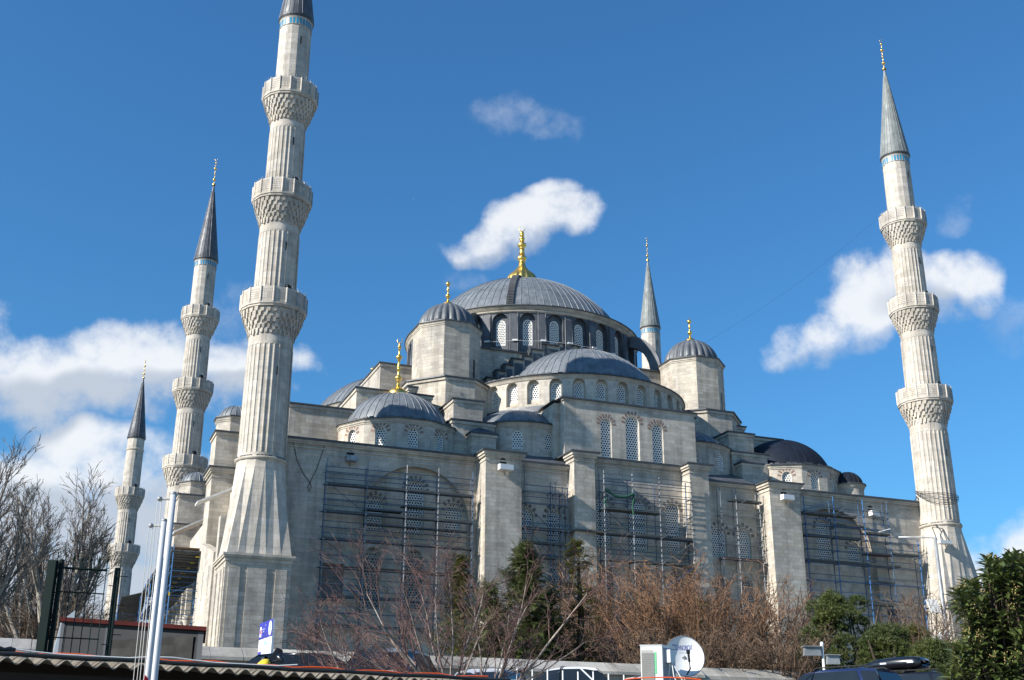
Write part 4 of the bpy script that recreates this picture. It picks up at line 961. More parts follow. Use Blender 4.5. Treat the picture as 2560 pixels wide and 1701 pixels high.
# ---------------------------------------------------------------- near roof, flagpoles, gate, shed
def near_roof():
    a, b = Vector((-18.6, -79.25, 1.0)), Vector((-9.6, -77.55, 1.0)); t = (b - a).normalized(); nrm = Vector((-t.y, t.x, 0)); Lh = (b - a).length
    root = thing('kiosk', 'low dark kiosk under an old corrugated roof along the bottom left edge', 'kiosk', (-14, -78, -1.6))
    m = MB(); wl = .178; n = int(Lh / wl * 10); depth = [0, .35, .75]; rg = random.Random(1)
    m.sm = True
    def pt(s, q, lo=0.0): return a + t * s + nrm * q + Vector((0, 0, .028 * math.cos(2 * pi * s / wl) + q * .105 - lo - .012))
    base = len(m.v)
    for k in range(n + 1):
        for q in depth: m.v.append(pt(Lh * k / n, q))
    for k in range(n):
        for j in range(2): m.idx((base + k * 3 + j, base + (k + 1) * 3 + j, base + (k + 1) * 3 + j + 1, base + k * 3 + j + 1))
    m.sm = False
    for k in range(n): s, s2 = Lh * k / n, Lh * (k + 1) / n; m.face([pt(s, 0), pt(s2, 0), pt(s2, 0, .011), pt(s, 0, .011)])
    mt, nt, bs = newmat('mossy_corrugated_cement')
    f = noise_node(nt, 7, 7, .7); nt.links.new(ramp(nt, f, [(.3, (.04, .034, .024)), (.48, (.14, .12, .09)), (.74, (.25, .225, .18))]), bs.inputs['Base Color']); bs.inputs['Roughness'].default_value = .95
    m.build('corrugated_roof', mt, root)
    w = MB()
    def strip(q0, q1, z0, z1):
        p = [a + nrm * q0, b + nrm * q0, b + nrm * q1, a + nrm * q1]; w.hexa([Vector((v.x, v.y, z0)) for v in p] + [Vector((v.x, v.y, z1)) for v in p])
    strip(.55, .7, -1.6, 1.035); strip(.25, .31, .78, .9)
    w.build('kiosk_wall', simple('dark_brown_boarding', (.02, .015, .012), .9), root)
    pts = [a + t * (Lh * k / 30) + nrm * .12 + Vector((0, 0, .052 + .006 * math.sin(k * 1.7))) for k in range(31)]
    c = MB(); c.path(pts, .021, 8); tag(c.build('roof_pipe', simple('dark_pipe', (.02, .023, .022), .6)), 'black flexible pipe lying along the corrugated roof edge', 'pipe')
    pts = [a + t * (Lh * k / 40) + nrm * .62 + Vector((0, 0, .115 + .012 * math.sin(k * 2.1) + .01 * rg.random())) for k in range(8, 41)]
    c = MB(); c.path(pts, .012, 5); tag(c.build('cord', simple('orange_plastic', (.75, .10, .02), .5)), 'orange cord stretched over the corrugated roof', 'cord')
    pts = [a + t * (Lh * k / 40) + nrm * .5 + Vector((0, 0, .11 + .03 * max(0, math.sin(k * .9)))) for k in range(6, 30)]
    c = MB(); c.path(pts, .007, 4); tag(c.build('cord', WHITE), 'thin white cord lying loosely beside the orange one', 'cord')
    pts = [a + t * (.0 + .05 * k) + nrm * .45 + Vector((0, 0, .12 + .01 * (k % 2))) for k in range(75)]
    c = MB(); c.path(pts, [.022 + .006 * (k % 2) for k in range(75)], 7); tag(c.build('ribbed_hose', simple('black_hose', (.012, .013, .016), .5)), 'ribbed black hose at the left end of the corrugated roof', 'hose')
near_roof()
POLEW = simple('flagpole_paint', (.47, .48, .50), .45, .05, .1, 6)
def flagpole(label, ptop, pbot, dist, rad):
    tpt = at(*ptop, dist); z0 = -1.6; bx = at(*pbot, dist)
    root = thing('flagpole', label, 'flagpole', (tpt.x, tpt.y, z0), 'white flagpoles'); m = MB(); x, y = tpt.x, tpt.y
    m.path([(x, y, z0), (x, y, 1), (x, y, tpt.z)], [rad * 1.08, rad * 1.02, rad * .94], 14, True); m.build('pole', POLEW, root)
    c = MB(); c.lathe([(rad * 1.0, tpt.z - .01), (rad * 1.06, tpt.z), (rad * 1.0, tpt.z + .01), (.005, tpt.z + .018)], 14, x, y); c.build('cap', GALV, root)
    rx = Vector((math.cos(TH), -math.sin(TH), 0)); p = MB(); q = Vector((x, y, tpt.z - .045)); p.tube(q, q - rx * .11, .012, n=6); p.lathe([(.004, q.z - .02), (.022, q.z - .012), (.022, q.z + .012), (.004, q.z + .02)], 8, (q - rx * .11).x, (q - rx * .11).y); p.build('pulley', GALV, root)
    rp = MB()
    for k, o in enumerate((.095, .125)): rp.path([q - rx * o, q - rx * (o - .01) - Vector((0, 0, 1.2)), q - rx * (o - .025 - .01 * k) - Vector((0, 0, 2.6))], .0028, 4)
    rp.build('halyard', simple('grey_rope', (.42, .41, .38), .8) if 'grey_rope' not in MATS else MATS['grey_rope'], root)
    return root
FP = flagpole('nearer and taller white flagpole crossing the side scaffold', (800 / 1.8424, 850 + 708 / 1.8424), (727 / 1.8424, 1701), 10.0, .0255)
flagpole('shorter white flagpole just left of the taller one', (757 / 1.8424, 850 + 832 / 1.8424), (688 / 1.8424, 1701), 10.5, .0245)
fl = MB(); q = at(545, 1697, 10.4); q = at(362, 1697, 10.4); fl.hexa([q + Vector(v) for v in ((-.03, 0, -.3), (.05, .02, -.3), (.05, .05, -.3), (-.03, .03, -.3), (0, 0, .03), (.03, .01, .0), (.03, .03, .0), (0, .02, .03))])
tag(fl.build('furled_flag', simple('red_cloth', (.5, .02, .03), .8)), 'scrap of red flag furled at the foot of the flagpole ropes', 'flag')
GREEN = simple('dark_green_paint', (.005, .015, .012), .6, 0, .2, 4, .15)
def gate():
    tl = at(134, 1402, 14); root = thing('iron_gate', 'dark green iron gate with a spiked grille standing above the corrugated roof', 'gate', (tl.x, tl.y, -1.6))
    rx = Vector((math.cos(TH), -math.sin(TH), 0)); fw = Vector((math.sin(TH), math.cos(TH), 0)); B = tl
    def post(s, w, dd_, top, name='post'):
        m = MB(); c = B + rx * s + fw * dd_; p = [c - rx * w - fw * w, c + rx * w - fw * w, c + rx * w + fw * w, c - rx * w + fw * w]; m.prism([(v.x, v.y) for v in p], -1.6, top); m.build(name, GREEN, root)
    post(0, .045, 0, tl.z); post(.075, .022, .05, tl.z + .02); post(.62, .025, .3, tl.z - .03)
    def bar(s0, s1, z, r, d0=0., d1=0.): m = MB(); m.tube(B + rx * s0 + fw * d0 + Vector((0, 0, z - B.z)), B + rx * s1 + fw * d1 + Vector((0, 0, z - B.z)), r, n=4); return m
    bar(.1, .53, tl.z - .07, .013, .05, .22).build('top_rail', GREEN, root)
    for z in (tl.z - .33, tl.z - .82, tl.z - 1.3): bar(.1, .53, z, .007, .05, .22).build('rail', GREEN, root)
    for k in range(5):
        s = .19 + .083 * k; d_ = .05 + .17 * (s - .1) / .43; t = tl.z + .03; m = MB(); c = B + rx * s + fw * d_; m.tube((c.x, c.y, -1.6), (c.x, c.y, t), .0055, n=5); m.lathe([(.003, t + .06), (.016, t), (.004, t - .02)], 5, c.x, c.y); m.build('spiked_bar', GREEN, root)
    c = B + rx * .045 + fw * .0; m = MB(); m.tube((c.x, c.y, tl.z - .1), (c.x, c.y, tl.z + .1), .012, .003, n=5); m.build('spike', GREEN, root)
    c = B + rx * .645 + fw * .3; m = MB(); m.tube((c.x, c.y, tl.z - .2), (c.x, c.y, tl.z + .18), .01, .003, n=5); m.build('spike', GREEN, root)
    for k in range(7):
        z = tl.z - .07 - .16 * k; m = bar(.55, .64, z, .0045, .26, .3) if k % 2 else bar(.63, .73, z - .05, .0045, .3, .34); m.build('prong', GREEN, root)
gate()
def shed():
    a, b = at(155, 1553, 20), at(508, 1578, 18.0); zt = 2.12; a.z = b.z = 0; t = (b - a).normalized(); n = (b - Vector((CAMX, CAMY, 0))).normalized(); L = (b - a).length
    root = thing('shed', 'dark grey panelled shed with a red roof edge behind the flagpoles', 'shed', tuple((a + b) / 2)[:2] + (-1.0,))
    za, zb = at(155, 1553, 20).z, at(508, 1578, 18).z
    def quadbox(q0, q1, zl, oa, ob):
        m = MB(); p = [a + n * q0 - t * oa, b + n * q0 + t * ob, b + n * q1 + t * ob, a + n * q1 - t * oa]; zs = [zl[0], zl[1], zl[1], zl[0]]; zs2 = [zl[2], zl[3], zl[3], zl[2]]
        m.hexa([Vector((v.x, v.y, z)) for v, z in zip(p, zs)] + [Vector((v.x, v.y, z)) for v, z in zip(p, zs2)]); return m
    quadbox(0, 1.6, (-1.2, -1.2, za - .01, zb - .01), 0, 0).build('wall', simple('dark_sheet_metal', (.014, .015, .017), .6, 0, .3, 1.5, .25), root)
    quadbox(-.12, 1.7, (za - .01, zb - .01, za + .05, zb + .045), .03, .06).build('roof', simple('oxide_red_roof', (.045, .008, .007), .85, 0, .3, 3, .1), root)
    for f in (.0, .33, .97):
        m = MB(); c = a + t * (L * f) - n * .012; e = c + t * .1; m.hexa([Vector((v.x, v.y, z)) for z in (-1.2, za + (zb - za) * f - .02) for v in (c, e, e + n * .011, c + n * .011)])
        m.build('wall_strip', MATS.get('grey_strip') or simple('grey_strip', (.05, .053, .062), .6, 0, .2, 2, .2), root)
    ts = MB(); rg = random.Random(5); cols = 14                  # hanging tarpaulin with gathered top
    g_ = [[a + t * (L * (.36 + .58 * i / cols)) - n * (.03 + .025 * rg.random()) for i in range(cols + 1)] for j in range(6)]
    for j in range(5):
        for i in range(cols):
            ts.sm = True
            def z(j_, i_): return zb - .06 - .12 * j_ + .01 * math.sin(i_ * 2)
            ts.face([Vector((g_[j][i].x, g_[j][i].y, z(j, i))), Vector((g_[j][i + 1].x, g_[j][i + 1].y, z(j, i + 1))), Vector((g_[j + 1][i + 1].x, g_[j + 1][i + 1].y, z(j + 1, i + 1))), Vector((g_[j + 1][i].x, g_[j + 1][i].y, z(j + 1, i)))])
    ts.build('hanging_sheet', simple('dusty_dark_sheet', (.022, .021, .019), .7, 0, .6, 2.2, .2), root)
shed()
pb_ = MB(); c = at(150, 1600, 24); pb_.hexa([c + Vector(v) for v in ((-.12, 0, -.5), (.22, 0, -.5), (.22, .5, -.5), (-.12, .5, -.5), (-.02, 0, .35), (.2, 0, .55), (.2, .5, .55), (-.02, .5, .35))]); tag(pb_.build('white_canopy_panel', WHITE), 'scrap of white panel seen through the gate grille', 'panel')

# ---------------------------------------------------------------- signboard
def text_mesh(txt, size, mat, parent, M4, name='lettering', align='LEFT'):
    cu = bpy.data.curves.new(name, 'FONT'); cu.body = txt; cu.size = size; cu.extrude = 0; cu.align_x = align
    o = bpy.data.objects.new(name, cu); COL.objects.link(o); dg = bpy.context.evaluated_depsgraph_get(); me = bpy.data.meshes.new_from_object(o.evaluated_get(dg))
    bpy.data.objects.remove(o); me.transform(M4); me.transform(Matrix.Translation(-ORG[parent])); me.materials.clear(); me.materials.append(mat)
    ob = bpy.data.objects.new(name, me); COL.objects.link(ob); ob.parent = parent; ORG[ob] = ORG[parent]; return ob
NAVY = simple('royal_blue_print', (.035, .035, .30), .5, 0, .05)
def signboard():
    P0, P1 = at(650.5, 1560, 32.4), at(683, 1547, 31.2); zb = at(644, 1673, 32).z - .9; ht = P0.z
    P1.z = P0.z; t = (P1 - P0); W = t.length; t.normalize(); n = Vector((t.y, -t.x, 0))
    if n.dot(Vector((CAMX, CAMY, 0)) - P0) < 0: n = -n
    root = thing('signboard', 'tall blue and white information board standing before the minaret foot', 'sign', (P0.x, P0.y, zb)); H = ht - zb
    def rect(name, mat, s0, s1, z0, z1, off=0., th=.0):
        m = MB(); p = [P0 + t * (W * s0) + n * off, P0 + t * (W * s1) + n * off]
        if th: m.hexa([Vector((v.x, v.y, z)) for z in (z0, z1) for v in (p[0], p[1], p[1] - n * th, p[0] - n * th)])
        else: m.face([(p[0].x, p[0].y, z0), (p[1].x, p[1].y, z0), (p[1].x, p[1].y, z1), (p[0].x, p[0].y, z1)])
        return m.build(name, mat, root)
    WB = simple('sign_white', (.72, .72, .73), .5, 0, .03)
    rect('board', WB, 0, 1, zb, ht, 0, .06); k = (ht - at(644, 1673, 32).z) / 1.0
    rect('blue_header', NAVY, 0, 1, ht - .36 * k, ht, .004); rect('blue_sidebar', NAVY, 0, .24, zb, ht - .62 * k, .004)
    def circ(name, mat, s, z, r, off):
        m = MB(); m.face([P0 + t * (W * s + r * math.cos(a)) + n * off + Vector((0, 0, z - P0.z + 1.25 * r * math.sin(a))) for a in [2 * pi * i / 20 for i in range(20)]]); m.build(name, mat, root)
    circ('round_emblem', WB, .84, ht - .18 * k, .12 * W, .008); circ('round_emblem_ring', simple('pale_blue_print', (.35, .42, .62), .5), .84, ht - .18 * k, .07 * W, .012)
    rect('white_emblem', WB, .05, .18, ht - .31 * k, ht - .09 * k, .008); circ('red_emblem', simple('red_print', (.5, .04, .05), .5), .115, ht - .2 * k, .04 * W, .012)
    M4 = Matrix(((t.x, 0, n.x, 0), (t.y, 0, n.y, 0), (0, 1, 0, 0), (0, 0, 0, 1)))
    def txt(s, z, size, body, mat): p = P0 + t * (W * s) + n * .014; text_mesh(body, size, mat, root, Matrix.Translation((p.x, p.y, z)) @ M4)
    txt(.46, ht - .1 * k, .055, 'T.C.', WB); txt(.22, ht - .17 * k, .042, 'VAKIFLAR GENEL', WB); txt(.22, ht - .22 * k, .042, 'MÜDÜRLÜĞÜ', WB)
    LB = simple('light_blue_print', (.25, .55, .75), .5); m = MB(); c = P0 + t * (W * .55) + n * .01
    for dx, h_ in ((-.07, .1), (0, .18), (.07, .1)): m.face([c + t * (dx * W * 1.2 - .03) + Vector((0, 0, -.5 * k)), c + t * (dx * W * 1.2 + .03) + Vector((0, 0, -.5 * k)), c + t * (dx * W) + Vector((0, 0, -.5 * k + h_ * k))])
    m.build('blue_logo', LB, root)
    GR = simple('grey_print', (.4, .42, .46), .5)
    for i in range(5): rect('text_line', GR, .34, .92 - .1 * (i % 2), ht - (.8 + .05 * i) * k, ht - (.785 + .05 * i) * k, .006)
signboard()
# ---------------------------------------------------------------- air conditioner, dish, service roof
def ac_and_dish():
    rx = Vector((math.cos(TH), -math.sin(TH), 0)); fw = Vector((math.sin(TH), math.cos(TH), 0)); up = Vector((0, 0, 1))
    A = at(1600.5, 1615, 19.8); fr = rx * .34; dp = (rx * .31 + fw * .42)          # front face across, side face going back
    L = A.copy(); zb = 1.24; H = A.z - zb
    root = thing('air_conditioner', 'white outdoor air conditioning unit with a green side label', 'air conditioner', (A.x, A.y, zb))
    Fl = (rx * .345 - fw * .05); Sd = (rx * .25 + fw * .32)
    P0 = A; P1 = A + Fl; P2 = P1 + Sd; P3 = P0 + Sd
    m = MB(); m.hexa([Vector((p.x, p.y, z)) for z in (zb, A.z) for p in (P0, P1, P2, P3)]); m.build('casing', WHITE, root)
    m = MB(); e = .012; m.hexa([Vector((p.x, p.y, z)) for z in (A.z, A.z + .015) for p in (P0 - Fl * .02 - Sd * .02, P1 + Fl * .02 - Sd * .02, P2 + Fl * .02 + Sd * .02, P3 - Fl * .02 + Sd * .02)]); m.build('lid', WHITE, root)
    fn = -Sd.normalized(); fn = Vector((Fl.y, -Fl.x, 0)).normalized(); fn = fn if fn.dot(-fw) > 0 else -fn
    sn = Vector((Sd.y, -Sd.x, 0)).normalized(); sn = sn if sn.dot(rx) > 0 else -sn
    g_ = MB(); GRY = simple('ac_louvre_grey', (.40, .39, .36), .6, 0, .05)
    for i in range(22):
        z = zb + .02 + i * (H - .12) / 22; q = P0 + Fl * .05 + fn * .012; r_2 = P0 + Fl * .58 + fn * .012
        g_.hexa([Vector((v.x, v.y, zz)) for zz in (z, z + .018) for v in (q, r_2, r_2 - fn * .02, q - fn * .02)])
    for i in range(12): q = P0 + Fl * (.05 + .53 * i / 11) + fn * .016; g_.tube((q.x, q.y, zb), (q.x, q.y, A.z - .1), .003, n=4)
    q, r_2 = P0 + Fl * .04 + fn * .002, P0 + Fl * .59 + fn * .002; g_.face([Vector((q.x, q.y, zb)), Vector((r_2.x, r_2.y, zb)), Vector((r_2.x, r_2.y, A.z - .07)), Vector((q.x, q.y, A.z - .07))]); g_.build('fan_grille', GRY, root)
    GL = simple('green_label', (.18, .55, .25), .5, 0, .05); q, r_2 = P0 + Fl * .64 + fn * .004, P0 + Fl * .73 + fn * .004; m = MB(); m.face([Vector((q.x, q.y, A.z - .44)), Vector((r_2.x, r_2.y, A.z - .44)), Vector((r_2.x, r_2.y, A.z - .1)), Vector((q.x, q.y, A.z - .1))]); m.build('green_label', GL, root)
    SG = simple('ac_side_grey', (.23, .25, .28), .6, 0, .08); q, r_2 = P1 + Sd * .06 + sn * .003, P1 + Sd * .97 + sn * .003; m = MB(); m.face([Vector((q.x, q.y, zb)), Vector((r_2.x, r_2.y, zb)), Vector((r_2.x, r_2.y, A.z - .03)), Vector((q.x, q.y, A.z - .03))]); m.build('side_panel', SG, root)
    m = MB(); q = P1 + Sd * .22 + sn * .005; r_2 = P1 + Sd * .62 + sn * .005; m.hexa([Vector((v.x, v.y, z)) for z in (A.z - .26, A.z - .06) for v in (q, r_2, r_2 + sn * .09, q + sn * .09)]); m.build('valve_cover', WHITE, root)
    m = MB(); q = P1 + Sd * .4 + sn * .08; Z = Vector((0, 0, 1)); b0 = Vector((q.x, q.y, A.z - .26)); m.path([b0, b0 + rx * .02 - Z * .2, b0 + rx * .1 - Z * .4, b0 + rx * .2 - Z * .5], .009, 6); m.path([b0 - rx * .03, b0 - rx * .06 - Z * .2, b0 - Z * .4], .007, 6); m.path([b0 + rx * .01, b0 + rx * .16 - Z * .28, b0 + rx * .3 - Z * .46], .011, 6); m.build('pipes', WHITE, root)
    # dish
    D = at(1712.5, 1640.5, 20.5); Rr = .328
    root = thing('satellite_dish', 'round white satellite dish with blue lettering beside the air conditioner', 'satellite dish', (D.x, D.y, 1.2))
    ax = (-fw + rx * .12 + up * .28).normalized(); ex = ax.cross(up).normalized() * -1; ex = ex if ex.dot(rx) > 0 else -ex; ey = ax.cross(ex); ey = ey if ey.z > 0 else -ey
    m = MB(); m.sm = True; rings = 8; n = 48; base = 0
    for j in range(rings + 1):
        rr = Rr * j / rings
        for i in range(n):
            a_ = 2 * pi * i / n; m.v.append(D + ex * rr * math.cos(a_) + ey * rr * 1.06 * math.sin(a_) + ax * (.35 * rr * rr / Rr - .115 * .35 / .35 + .0))
    for j in range(rings):
        for i in range(n): i2 = (i + 1) % n; m.idx((j * n + i, j * n + i2, (j + 1) * n + i2, (j + 1) * n + i))
    m.build('reflector', simple('dish_white', (.64, .66, .66), .45, 0, .05), root)
    rim = MB(); rim.path([D + ex * Rr * math.cos(2 * pi * i / 40) + ey * Rr * 1.06 * math.sin(2 * pi * i / 40) for i in range(41)], .007, 6); rim.build('rim', simple('dish_rim_grey', (.18, .19, .2), .5), root)
    M4 = Matrix(((ex.x, ey.x, ax.x, 0), (ex.y, ey.y, ax.y, 0), (ex.z, ey.z, ax.z, 0), (0, 0, 0, 1))); p = D - ex * .015 + ey * .135
    text_mesh('TECHNOBOX', .083, simple('blue_lettering', (.03, .045, .33), .5), root, Matrix.Translation(p) @ M4 @ Matrix.Scale(.66, 4, (1, 0, 0)) @ Matrix.Scale(1.35, 4, (0, 1, 0)), align='CENTER')
    p2 = D + ex * .03 + ey * .085; text_mesh('DIGITAL SAT', .03, MATS['grey_print'], root, Matrix.Translation(p2) @ M4, align='CENTER')
    for tx in [c for c in root.children if c.name.startswith('lettering')]:      # lay the print on the curved face
        for v in tx.data.vertices:
            w_ = v.co + ORG[root] - D; a_, b_ = w_.dot(ex), w_.dot(ey); rr = math.hypot(a_, b_ / 1.06); v.co = D + ex * a_ + ey * b_ + ax * (.35 * rr * rr / Rr - .115 + .004) - ORG[root]
    LN = simple('black_plastic', (.012, .012, .013), .4); m = MB(); f0 = D + ax * .22 - ey * .06; m.path([D - ey * Rr * .95, f0 - ey * .24, f0 - ey * .1], .014, 6); m.tube(f0 - ey * .12, f0 + ey * .04, .02, n=8); m.path([f0 + ey * .02, f0 + ey * .075], [.032, .034], 10, True); m.build('feed_arm', LN, root)
    m = MB(); m.tube(tuple(D + fw * .12)[:2] + (1.0,), D + fw * .12, .02, n=8); m.tube(D + fw * .12, D - ax * .1, .03); m.build('mast', GALV, root)
    cr = MB(); c0 = at(1625, 1700, 19.2); cr.path([at(1560 + 16 * k, 1700 - 6 * math.sin(pi * k / 12) ** .7 * 1.0, 19.3) for k in range(13)], .010, 5); tag(cr.build('cord', MATS['orange_plastic']), 'orange cord passing in front of the air conditioner and dish', 'cord')
    k = thing('service_kiosk', 'flat roofed service kiosk carrying the air conditioner, just below the picture edge', 'kiosk', (D.x, D.y, -1.5))
    c = at(1660, 1690, 20.6); m = MB(); pl = [c + rx * a_ + fw * b_ for a_, b_ in ((-1.6, -1.2), (2.2, -1.2), (2.2, 1.6), (-1.6, 1.6))]; m.prism([(v.x, v.y) for v in pl], -1.5, 1.12); m.build('wall', simple('grey_render', (.3, .29, .27), .9), k)
    m = MB(); pl = [c + rx * a_ + fw * b_ for a_, b_ in ((-1.75, -1.35), (2.35, -1.35), (2.35, 1.75), (-1.75, 1.75))]; m.prism([(v.x, v.y) for v in pl], 1.121, 1.238); m.build('roof', simple('felt_roof', (.12, .12, .115), .9), k)
ac_and_dish()
# ---------------------------------------------------------------- vehicles
CGLASS = simple('car_window_glass', (.012, .016, .02), .08, 0, .1); TYRE = simple('tyre_rubber', (.015, .015, .015), .9); RIMM = simple('wheel_alloy', (.4, .4, .42), .35, .8); HEADL = simple('headlight_lens', (.6, .62, .65), .15); REDL = simple('tail_light_red', (.09, .006, .006), .2)
def paint(name, col):
    m = simple(name, col, .28, .15, .04, 1.5); b = m.node_tree.nodes['Principled BSDF']; b.inputs['Coat Weight'].default_value = .6; b.inputs['Coat Roughness'].default_value = .06; return m
def car(label, pos, heading, body, L=4.4, H=1.5, W=.9, style='hatch', group='cars parked along the wall', rails=False):
    """pos = middle of the car on the ground; heading = world direction of its nose"""
    M = Matrix.Translation(pos) @ Matrix.Rotation(math.atan2(heading.y, heading.x), 4, 'Z'); root = thing('parked_car', label, 'car', pos, group)
    T = lambda x, y, z: M @ Vector((x, y, z))
    b = MB(); b.sm = True; zb = .92 * H / 1.5
    st = [(-L / 2, .5, zb - .18, .78), (-L / 2 + .08, .34, zb - .02, .86), (-L / 2 + .7, .24, zb + .02, 1), (-.2, .22, zb, 1), (L / 2 - 1.5, .22, zb - .02, 1), (L / 2 - .9, .24, zb - .1, .98), (L / 2 - .3, .3, zb - .2, .9), (L / 2 - .03, .42, zb - .36, .78), (L / 2, .5, zb - .42, .72)]
    ring = []
    for x, zl, zt, k in st:
        w = W * k; ring.append([T(x, s * w * f, zl + (zt - zl) * q) for s, f, q in ((-1, .86, 0), (-1, 1, .25), (-1, 1.0, .62), (-1, .95, .95), (-1, .86, 1), (1, .86, 1), (1, .95, .95), (1, 1.0, .62), (1, 1, .25), (1, .86, 0))])
    n = 10; base = len(b.v); b.v.extend(p for r in ring for p in r)
    for i in range(len(ring) - 1):
        for k in range(n): b.idx((base + i * n + k, base + i * n + (k + 1) % n, base + (i + 1) * n + (k + 1) % n, base + (i + 1) * n + k))
    b.idx([base + k for k in range(n)]); b.idx([base + (len(ring) - 1) * n + k for k in range(n)])
    xr0, xr1 = {'hatch': (-L / 2 + .06, -L / 2 + .62), 'wagon': (-L / 2 + .05, -L / 2 + .36), 'saloon': (-L / 2 + .62, -L / 2 + 1.25)}[style]; xf1, xf0 = L / 2 - 1.95, L / 2 - 1.18
    zr = H; wb, wt = W * .94, W * .72
    def cab(t, s, e=0.):   # t along the base, s height fraction
        pass
    lo = [(xr0, wb * .93), (xr0 + .5, wb), (0, wb), (xf0 - .5, wb), (xf0, wb * .86)]; hi = [(xr1, wt * .9), (xr1 + .45, wt), (0, wt), (xf1 - .4, wt), (xf1, wt * .92)]
    rows = []
    for (x0, w0), (x1, w1) in zip(lo, hi):
        zz = zr - (.05 if x1 in (xr1, xf1) else 0)
        rows.append([T(x0, -w0, zb - .03), T(x0 + (x1 - x0) * .9, -(w0 + (w1 - w0) * .86), zb + (zz - zb) * .88), T(x1, -w1 * .9, zz - .015), T(x1, -w1 * .5, zz + .015), T(x1, w1 * .5, zz + .015), T(x1, w1 * .9, zz - .015), T(x0 + (x1 - x0) * .9, (w0 + (w1 - w0) * .86), zb + (zz - zb) * .88), T(x0, w0, zb - .03)])
    base = len(b.v); b.v.extend(p for r in rows for p in r)
    for i in range(4):
        for k in range(7): b.idx((base + i * 8 + k, base + i * 8 + k + 1, base + (i + 1) * 8 + k + 1, base + (i + 1) * 8 + k))
    b.idx([base + k for k in range(8)]); b.idx([base + 32 + k for k in range(8)])
    bd = b.build('body', body, root)
    def quad(name, mat, p, off): m = MB(); q = [Vector(v) for v in p]; nn = (q[1] - q[0]).cross(q[3] - q[0]).normalized(); m.face([v + nn * off for v in q]); return m.build(name, mat, root)
    c0 = M @ Vector((0, 0, .6))
    def glass(name, a, c, dd_, e):        # inset quad on the cabin surface
        q = [a, c, dd_, e]; ctr = sum(q, Vector()) / 4; q = [v + (ctr - v) * .09 for v in q]; nn = (q[1] - q[0]).cross(q[3] - q[0]).normalized()
        if nn.dot(ctr - c0) < 0: q.reverse(); nn = -nn
        m = MB(); m.face([v + nn * .014 for v in q]); m.build(name, CGLASS, root)
    glass('rear_window', rows[0][0] + Vector((0, 0, .06)), rows[0][7] + Vector((0, 0, .06)), rows[0][6], rows[0][1]); glass('windscreen', rows[4][0], rows[4][7], rows[4][6], rows[4][1])
    for k in range(4):
        for (i, j) in ((0, 1), (7, 6)): glass('side_window', rows[k][i] + Vector((0, 0, .05)), rows[k + 1][i] + Vector((0, 0, .05)), rows[k + 1][j], rows[k][j])
    for x in (-L / 2 + .78, L / 2 - .85):
        for s in (-1, 1):
            m = MB(); R0 = .32; n = 20; cen = lambda y, r, a: T(x + r * math.cos(a), s * y, R0 + r * math.sin(a)); pr = [(W - .2, .2), (W - .2, R0 * .96), (W - .1, R0), (W + .01, R0 * .96), (W + .015, .21)]
            for q in range(len(pr) - 1):
                for i in range(n): a0, a1 = 2 * pi * i / n, 2 * pi * (i + 1) / n; m.face([cen(*pr[q], a0), cen(*pr[q], a1), cen(*pr[q + 1], a1), cen(*pr[q + 1], a0)])
            wh = m.build('wheel', TYRE, root); m = MB(); m.face([cen(W + .012, .21, 2 * pi * i / n) for i in range(n)]); m.build('rim', RIMM, wh)
    for s in (-1, 1):
        m = MB(); m.hexa([T(x, s * y, z) for z in (zb - .36, zb - .22) for x, y in ((L / 2 - .12, W * .5), (L / 2 - .28, W * .86), (L / 2 - .34, W * .8), (L / 2 - .2, W * .5))]); m.build('headlight', HEADL, root)
        m = MB(); m.hexa([T(x, s * y, z) for z in (zb - .22, zb + .06) for x, y in ((-L / 2 + .0, W * .6), (-L / 2 + .09, W * .87), (-L / 2 + .2, W * .8), (-L / 2 + .1, W * .6))]); m.build('tail_light', REDL, root)
        m = MB(); m.hexa([T(x, s * y, z) for z in (zb, zb + .14) for x, y in ((L / 2 - 1.45, W * .98), (L / 2 - 1.45, W * 1.16), (L / 2 - 1.33, W * 1.14), (L / 2 - 1.33, W * .98))]); m.build('mirror', body, root)
        if rails: m = MB(); m.path([T(xr1 + .2, s * wt * .82, zr - .01), T(xr1 + .3, s * wt * .82, zr + .05), T(xf1 - .3, s * wt * .82, zr + .05), T(xf1 - .2, s * wt * .82, zr - .01)], .02, 6); m.build('roof_rail', TYRE, root)
    return root
def level(dx, df): return Vector((dx * math.cos(TH) + df * math.sin(TH), -dx * math.sin(TH) + df * math.cos(TH), 0))
def roofpos(px, py, dist, H):                      # car parked on the street (z = 1.3) with its roof at that height
    d = ray(px, py); p = at(px, py, (1.3 + H) * math.hypot(d.x, d.y) / d.z); return Vector((p.x, p.y, 1.3))
car('grey blue hatchback with a dark rear window behind the bare tree', roofpos(1005, 1634, 34, 1.55), level(.22, 1), paint('grey_blue_paint', (.20, .23, .29)), H=1.55, W=.92)
car('black car half hidden behind the corrugated roof near the scooter', roofpos(812, 1638, 32.5, 1.5), level(1, .1), paint('black_paint', (.008, .009, .012)), H=1.5, style='hatch')
car('white car with dark side windows behind the railing', roofpos(1408, 1670, 35.5, 1.5), level(-1, .18), paint('white_car_paint', (.62, .63, .64)), H=1.5, style='saloon')
car('white car showing only its roof left of the air conditioner', roofpos(1590, 1694, 34.5, 1.5), level(-1, .2), MATS['white_car_paint'], H=1.5, style='saloon')
car('pale car windscreen catching the sky left of the railing', roofpos(1205, 1672, 33.5, 1.48), level(-.4, -1), paint('silver_paint', (.45, .46, .48)), H=1.48)
car('dark blue estate car with roof rails in front of the stone wall', roofpos(2062, 1679, 36.5, 1.5), level(-.72, .7), paint('deep_blue_paint', (.012, .022, .075)), H=1.5, W=.9, style='wagon', rails=True)
bc = roofpos(2235, 1687, 35.2, 1.56); bh = level(-.72, .7)
